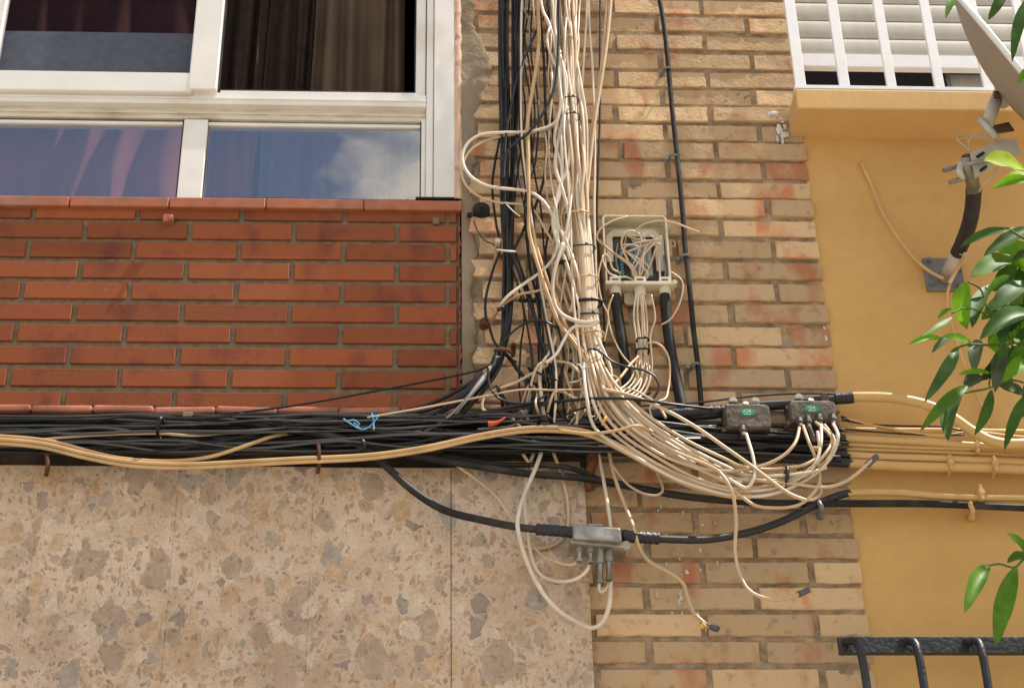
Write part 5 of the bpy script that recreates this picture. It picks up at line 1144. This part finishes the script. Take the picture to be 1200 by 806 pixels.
# base x,y, tip x,y, width px, material, depth
LV = [(1131, 331, 1133, 386, 25, 2, .72), (1184, 268, 1124, 291, 15, 0, .75), (1212, 266, 1153, 300, 22, 0, .7), (1184, 300, 1138, 324, 30, 1, .7), (1215, 290, 1166, 308, 20, 2, .66), (1116, 372, 1079, 395, 9, 1, .75), (1116, 362, 1099, 374, 9, 1, .74),
      (1160, 334, 1139, 384, 20, 0, .66), (1202, 330, 1160, 366, 28, 0, .7), (1212, 368, 1148, 398, 30, 0, .72), (1187, 384, 1158, 408, 24, 2, .66), (1106, 398, 1064, 404, 9, 2, .75), (1126, 391, 1092, 414, 12, 4, .76), (1138, 401, 1104, 394, 12, 2, .74),
      (1122, 407, 1083, 472, 17, 0, .76), (1146, 398, 1142, 436, 19, 4, .7), (1177, 405, 1166, 460, 19, 4, .74), (1164, 388, 1180, 421, 26, 2, .66), (1160, 437, 1123, 439, 9, 2, .73), (1133, 452, 1078, 505, 16, 1, .76), (1126, 461, 1111, 517, 21, 0, .73), (1162, 457, 1142, 510, 14, 0, .76),
      (1203, 462, 1177, 527, 15, 0, .75), (1168, 450, 1203, 463, 17, 4, .7), (1210, 418, 1171, 449, 22, 2, .7), (1158, 662, 1130, 718, 19, 1, .82), (1190, 665, 1167, 756, 23, 1, .84), (1212, 660, 1180, 624, 22, 1, .8), (1208, 652, 1180, 659, 15, 1, .78), (1212, 676, 1201, 732, 18, 0, .8),
      (1200, 198, 1153, 188, 36, 3, .66), (1206, 204, 1176, 209, 14, 3, .64), (1210, 211, 1162, 221, 15, 2, .7), (1130, -14, 1108, 22, 13, 1, .95), (1180, -14, 1158, 24, 15, 0, .9), (1212, -8, 1186, 73, 17, 0, .92), (1216, 78, 1192, 99, 12, 1, .9),
      (1200, 340, 1178, 372, 20, 1, .6), (1190, 310, 1164, 342, 24, 0, .62), (1212, 300, 1188, 345, 24, 0, .64), (1196, 376, 1186, 414, 20, 0, .62), (1150, 440, 1130, 455, 20, 4, .68), (1208, 440, 1198, 490, 14, 0, .7), (1180, 350, 1150, 375, 22, 1, .68), (1216, 350, 1196, 402, 22, 0, .7), (1176, 428, 1150, 446, 18, 0, .7), (1212, 392, 1180, 436, 20, 1, .72), (1170, 290, 1205, 320, 22, 2, .64)]
bm = bmesh.new()
for bx0, by0, tx, ty, wd, mi, d in LV:
    jit = Vector((U_(-.35, .35), -.9, U_(-.1, .55)))
    leaf(bm, P(bx0, by0, d), P(tx, ty, d+U_(-.03, .05)), SZ(wd, d)/2*.98, jit.normalized(), U_(.1, .5), U_(.02, .12), U_(-.06, .1), mi)
for k in range(16):
    bx0, by0 = U_(1178, 1235), random.choice((U_(262, 350), U_(340, 470), U_(350, 430)))
    a = U_(1.5, 3.6); ln = U_(30, 58)
    leaf(bm, P(bx0, by0, U_(.58, .8)), P(bx0+math.cos(a)*ln*.7, by0+abs(math.sin(a))*ln, U_(.6, .8)), SZ(U_(17, 26), .7)/2, Vector((U_(-.4, .4), -.9, U_(-.1, .6))).normalized(), U_(.1, .5), U_(.02, .12), U_(-.06, .1), random.choice((0, 0, 0, 1, 1, 2, 4)))
# the rest of the crown, beyond the picture's edge
tb = P(1400, 420, .9)
for k in range(420):
    c = tb+Vector((abs(random.gauss(.25, .32))-.12, random.gauss(0, .25), random.gauss(-.05, .42)))
    v = c-CAM; pxx = 600+FPX*v.dot(R)/v.dot(F)
    if pxx < 1222 or c.y > -.2: continue
    dr = Vector((U_(-1, 1), U_(-1, 1), U_(-1, .3))).normalized()
    leaf(bm, c, c+dr*U_(.06, .11), U_(.014, .024), Vector((U_(-.5, .5), -.6, .8)).normalized(), .3, .08, 0, random.choice((0, 0, 1, 1, 2)))
obj('foliage', bm, LM, tree, smooth='keep')
bm = bmesh.new()
TW = [([(1500, 330, .8), (1300, 300, .75), (1215, 285, .72), (1184, 270, .74)], 3), ([(1500, 400, .8), (1300, 405, .75), (1230, 403, .72), (1190, 402, .72), (1160, 404, .72), (1135, 403, .74), (1122, 407, .76)], 2.6), ([(1190, 402, .72), (1176, 390, .68), (1160, 370, .68), (1150, 340, .68), (1134, 330, .7)], 2.2), ([(1300, 450, .78), (1220, 452, .74), (1185, 446, .72), (1160, 455, .73), (1140, 459, .73), (1126, 461, .74)], 2.4),
      ([(1185, 446, .72), (1178, 425, .7), (1170, 405, .7)], 2), ([(1400, 640, .9), (1260, 655, .85), (1208, 652, .8), (1190, 664, .82), (1172, 660, .82), (1157, 662, .82)], 2.4), ([(1300, 210, .75), (1230, 208, .68), (1200, 200, .66)], 3), ([(1400, -40, .95), (1260, -20, .95), (1180, -18, .9), (1128, -18, .95)], 3), ([(1230, 90, .9), (1300, 60, .9)], 2.5), ([(1160, 370, .68), (1135, 362, .72), (1116, 368, .74)], 1.8)]
for q, w_ in TW:
    bm = bmesh.new(); tube(bm, path(q, n=6, wob=.004), SZ(w_, .7)/2, 6); obj('branch', bm, 'twig', tree, True)
bm = bmesh.new(); base = Vector((P(1650, 400, .9).x, -.9, 0))
tube(bm, spline([base, base+Vector((-.03, 0, 1)), base+Vector((.0, .02, 2.2)), base+Vector((-.05, 0, 3.2)), base+Vector((-.12, 0, 4.2)), base+Vector((-.25, 0, 4.9))], 6), [.07-.0017*k for k in range(31)], 12)
for e in ((1500, 330, .8), (1500, 400, .8), (1400, 640, .9), (1400, -40, .95)):
    q = P(*e); tube(bm, spline([Vector((base.x-.05, -.9, q.z-.5)), (Vector((base.x-.05, -.9, q.z-.5))+q)/2+Vector((0, 0, .1)), q], 5), [.022-.0017*k for k in range(11)], 8)
obj('trunk', bm, 'bark', tree, True)
print('objects', len(bpy.data.objects), 'cables', NCAB)
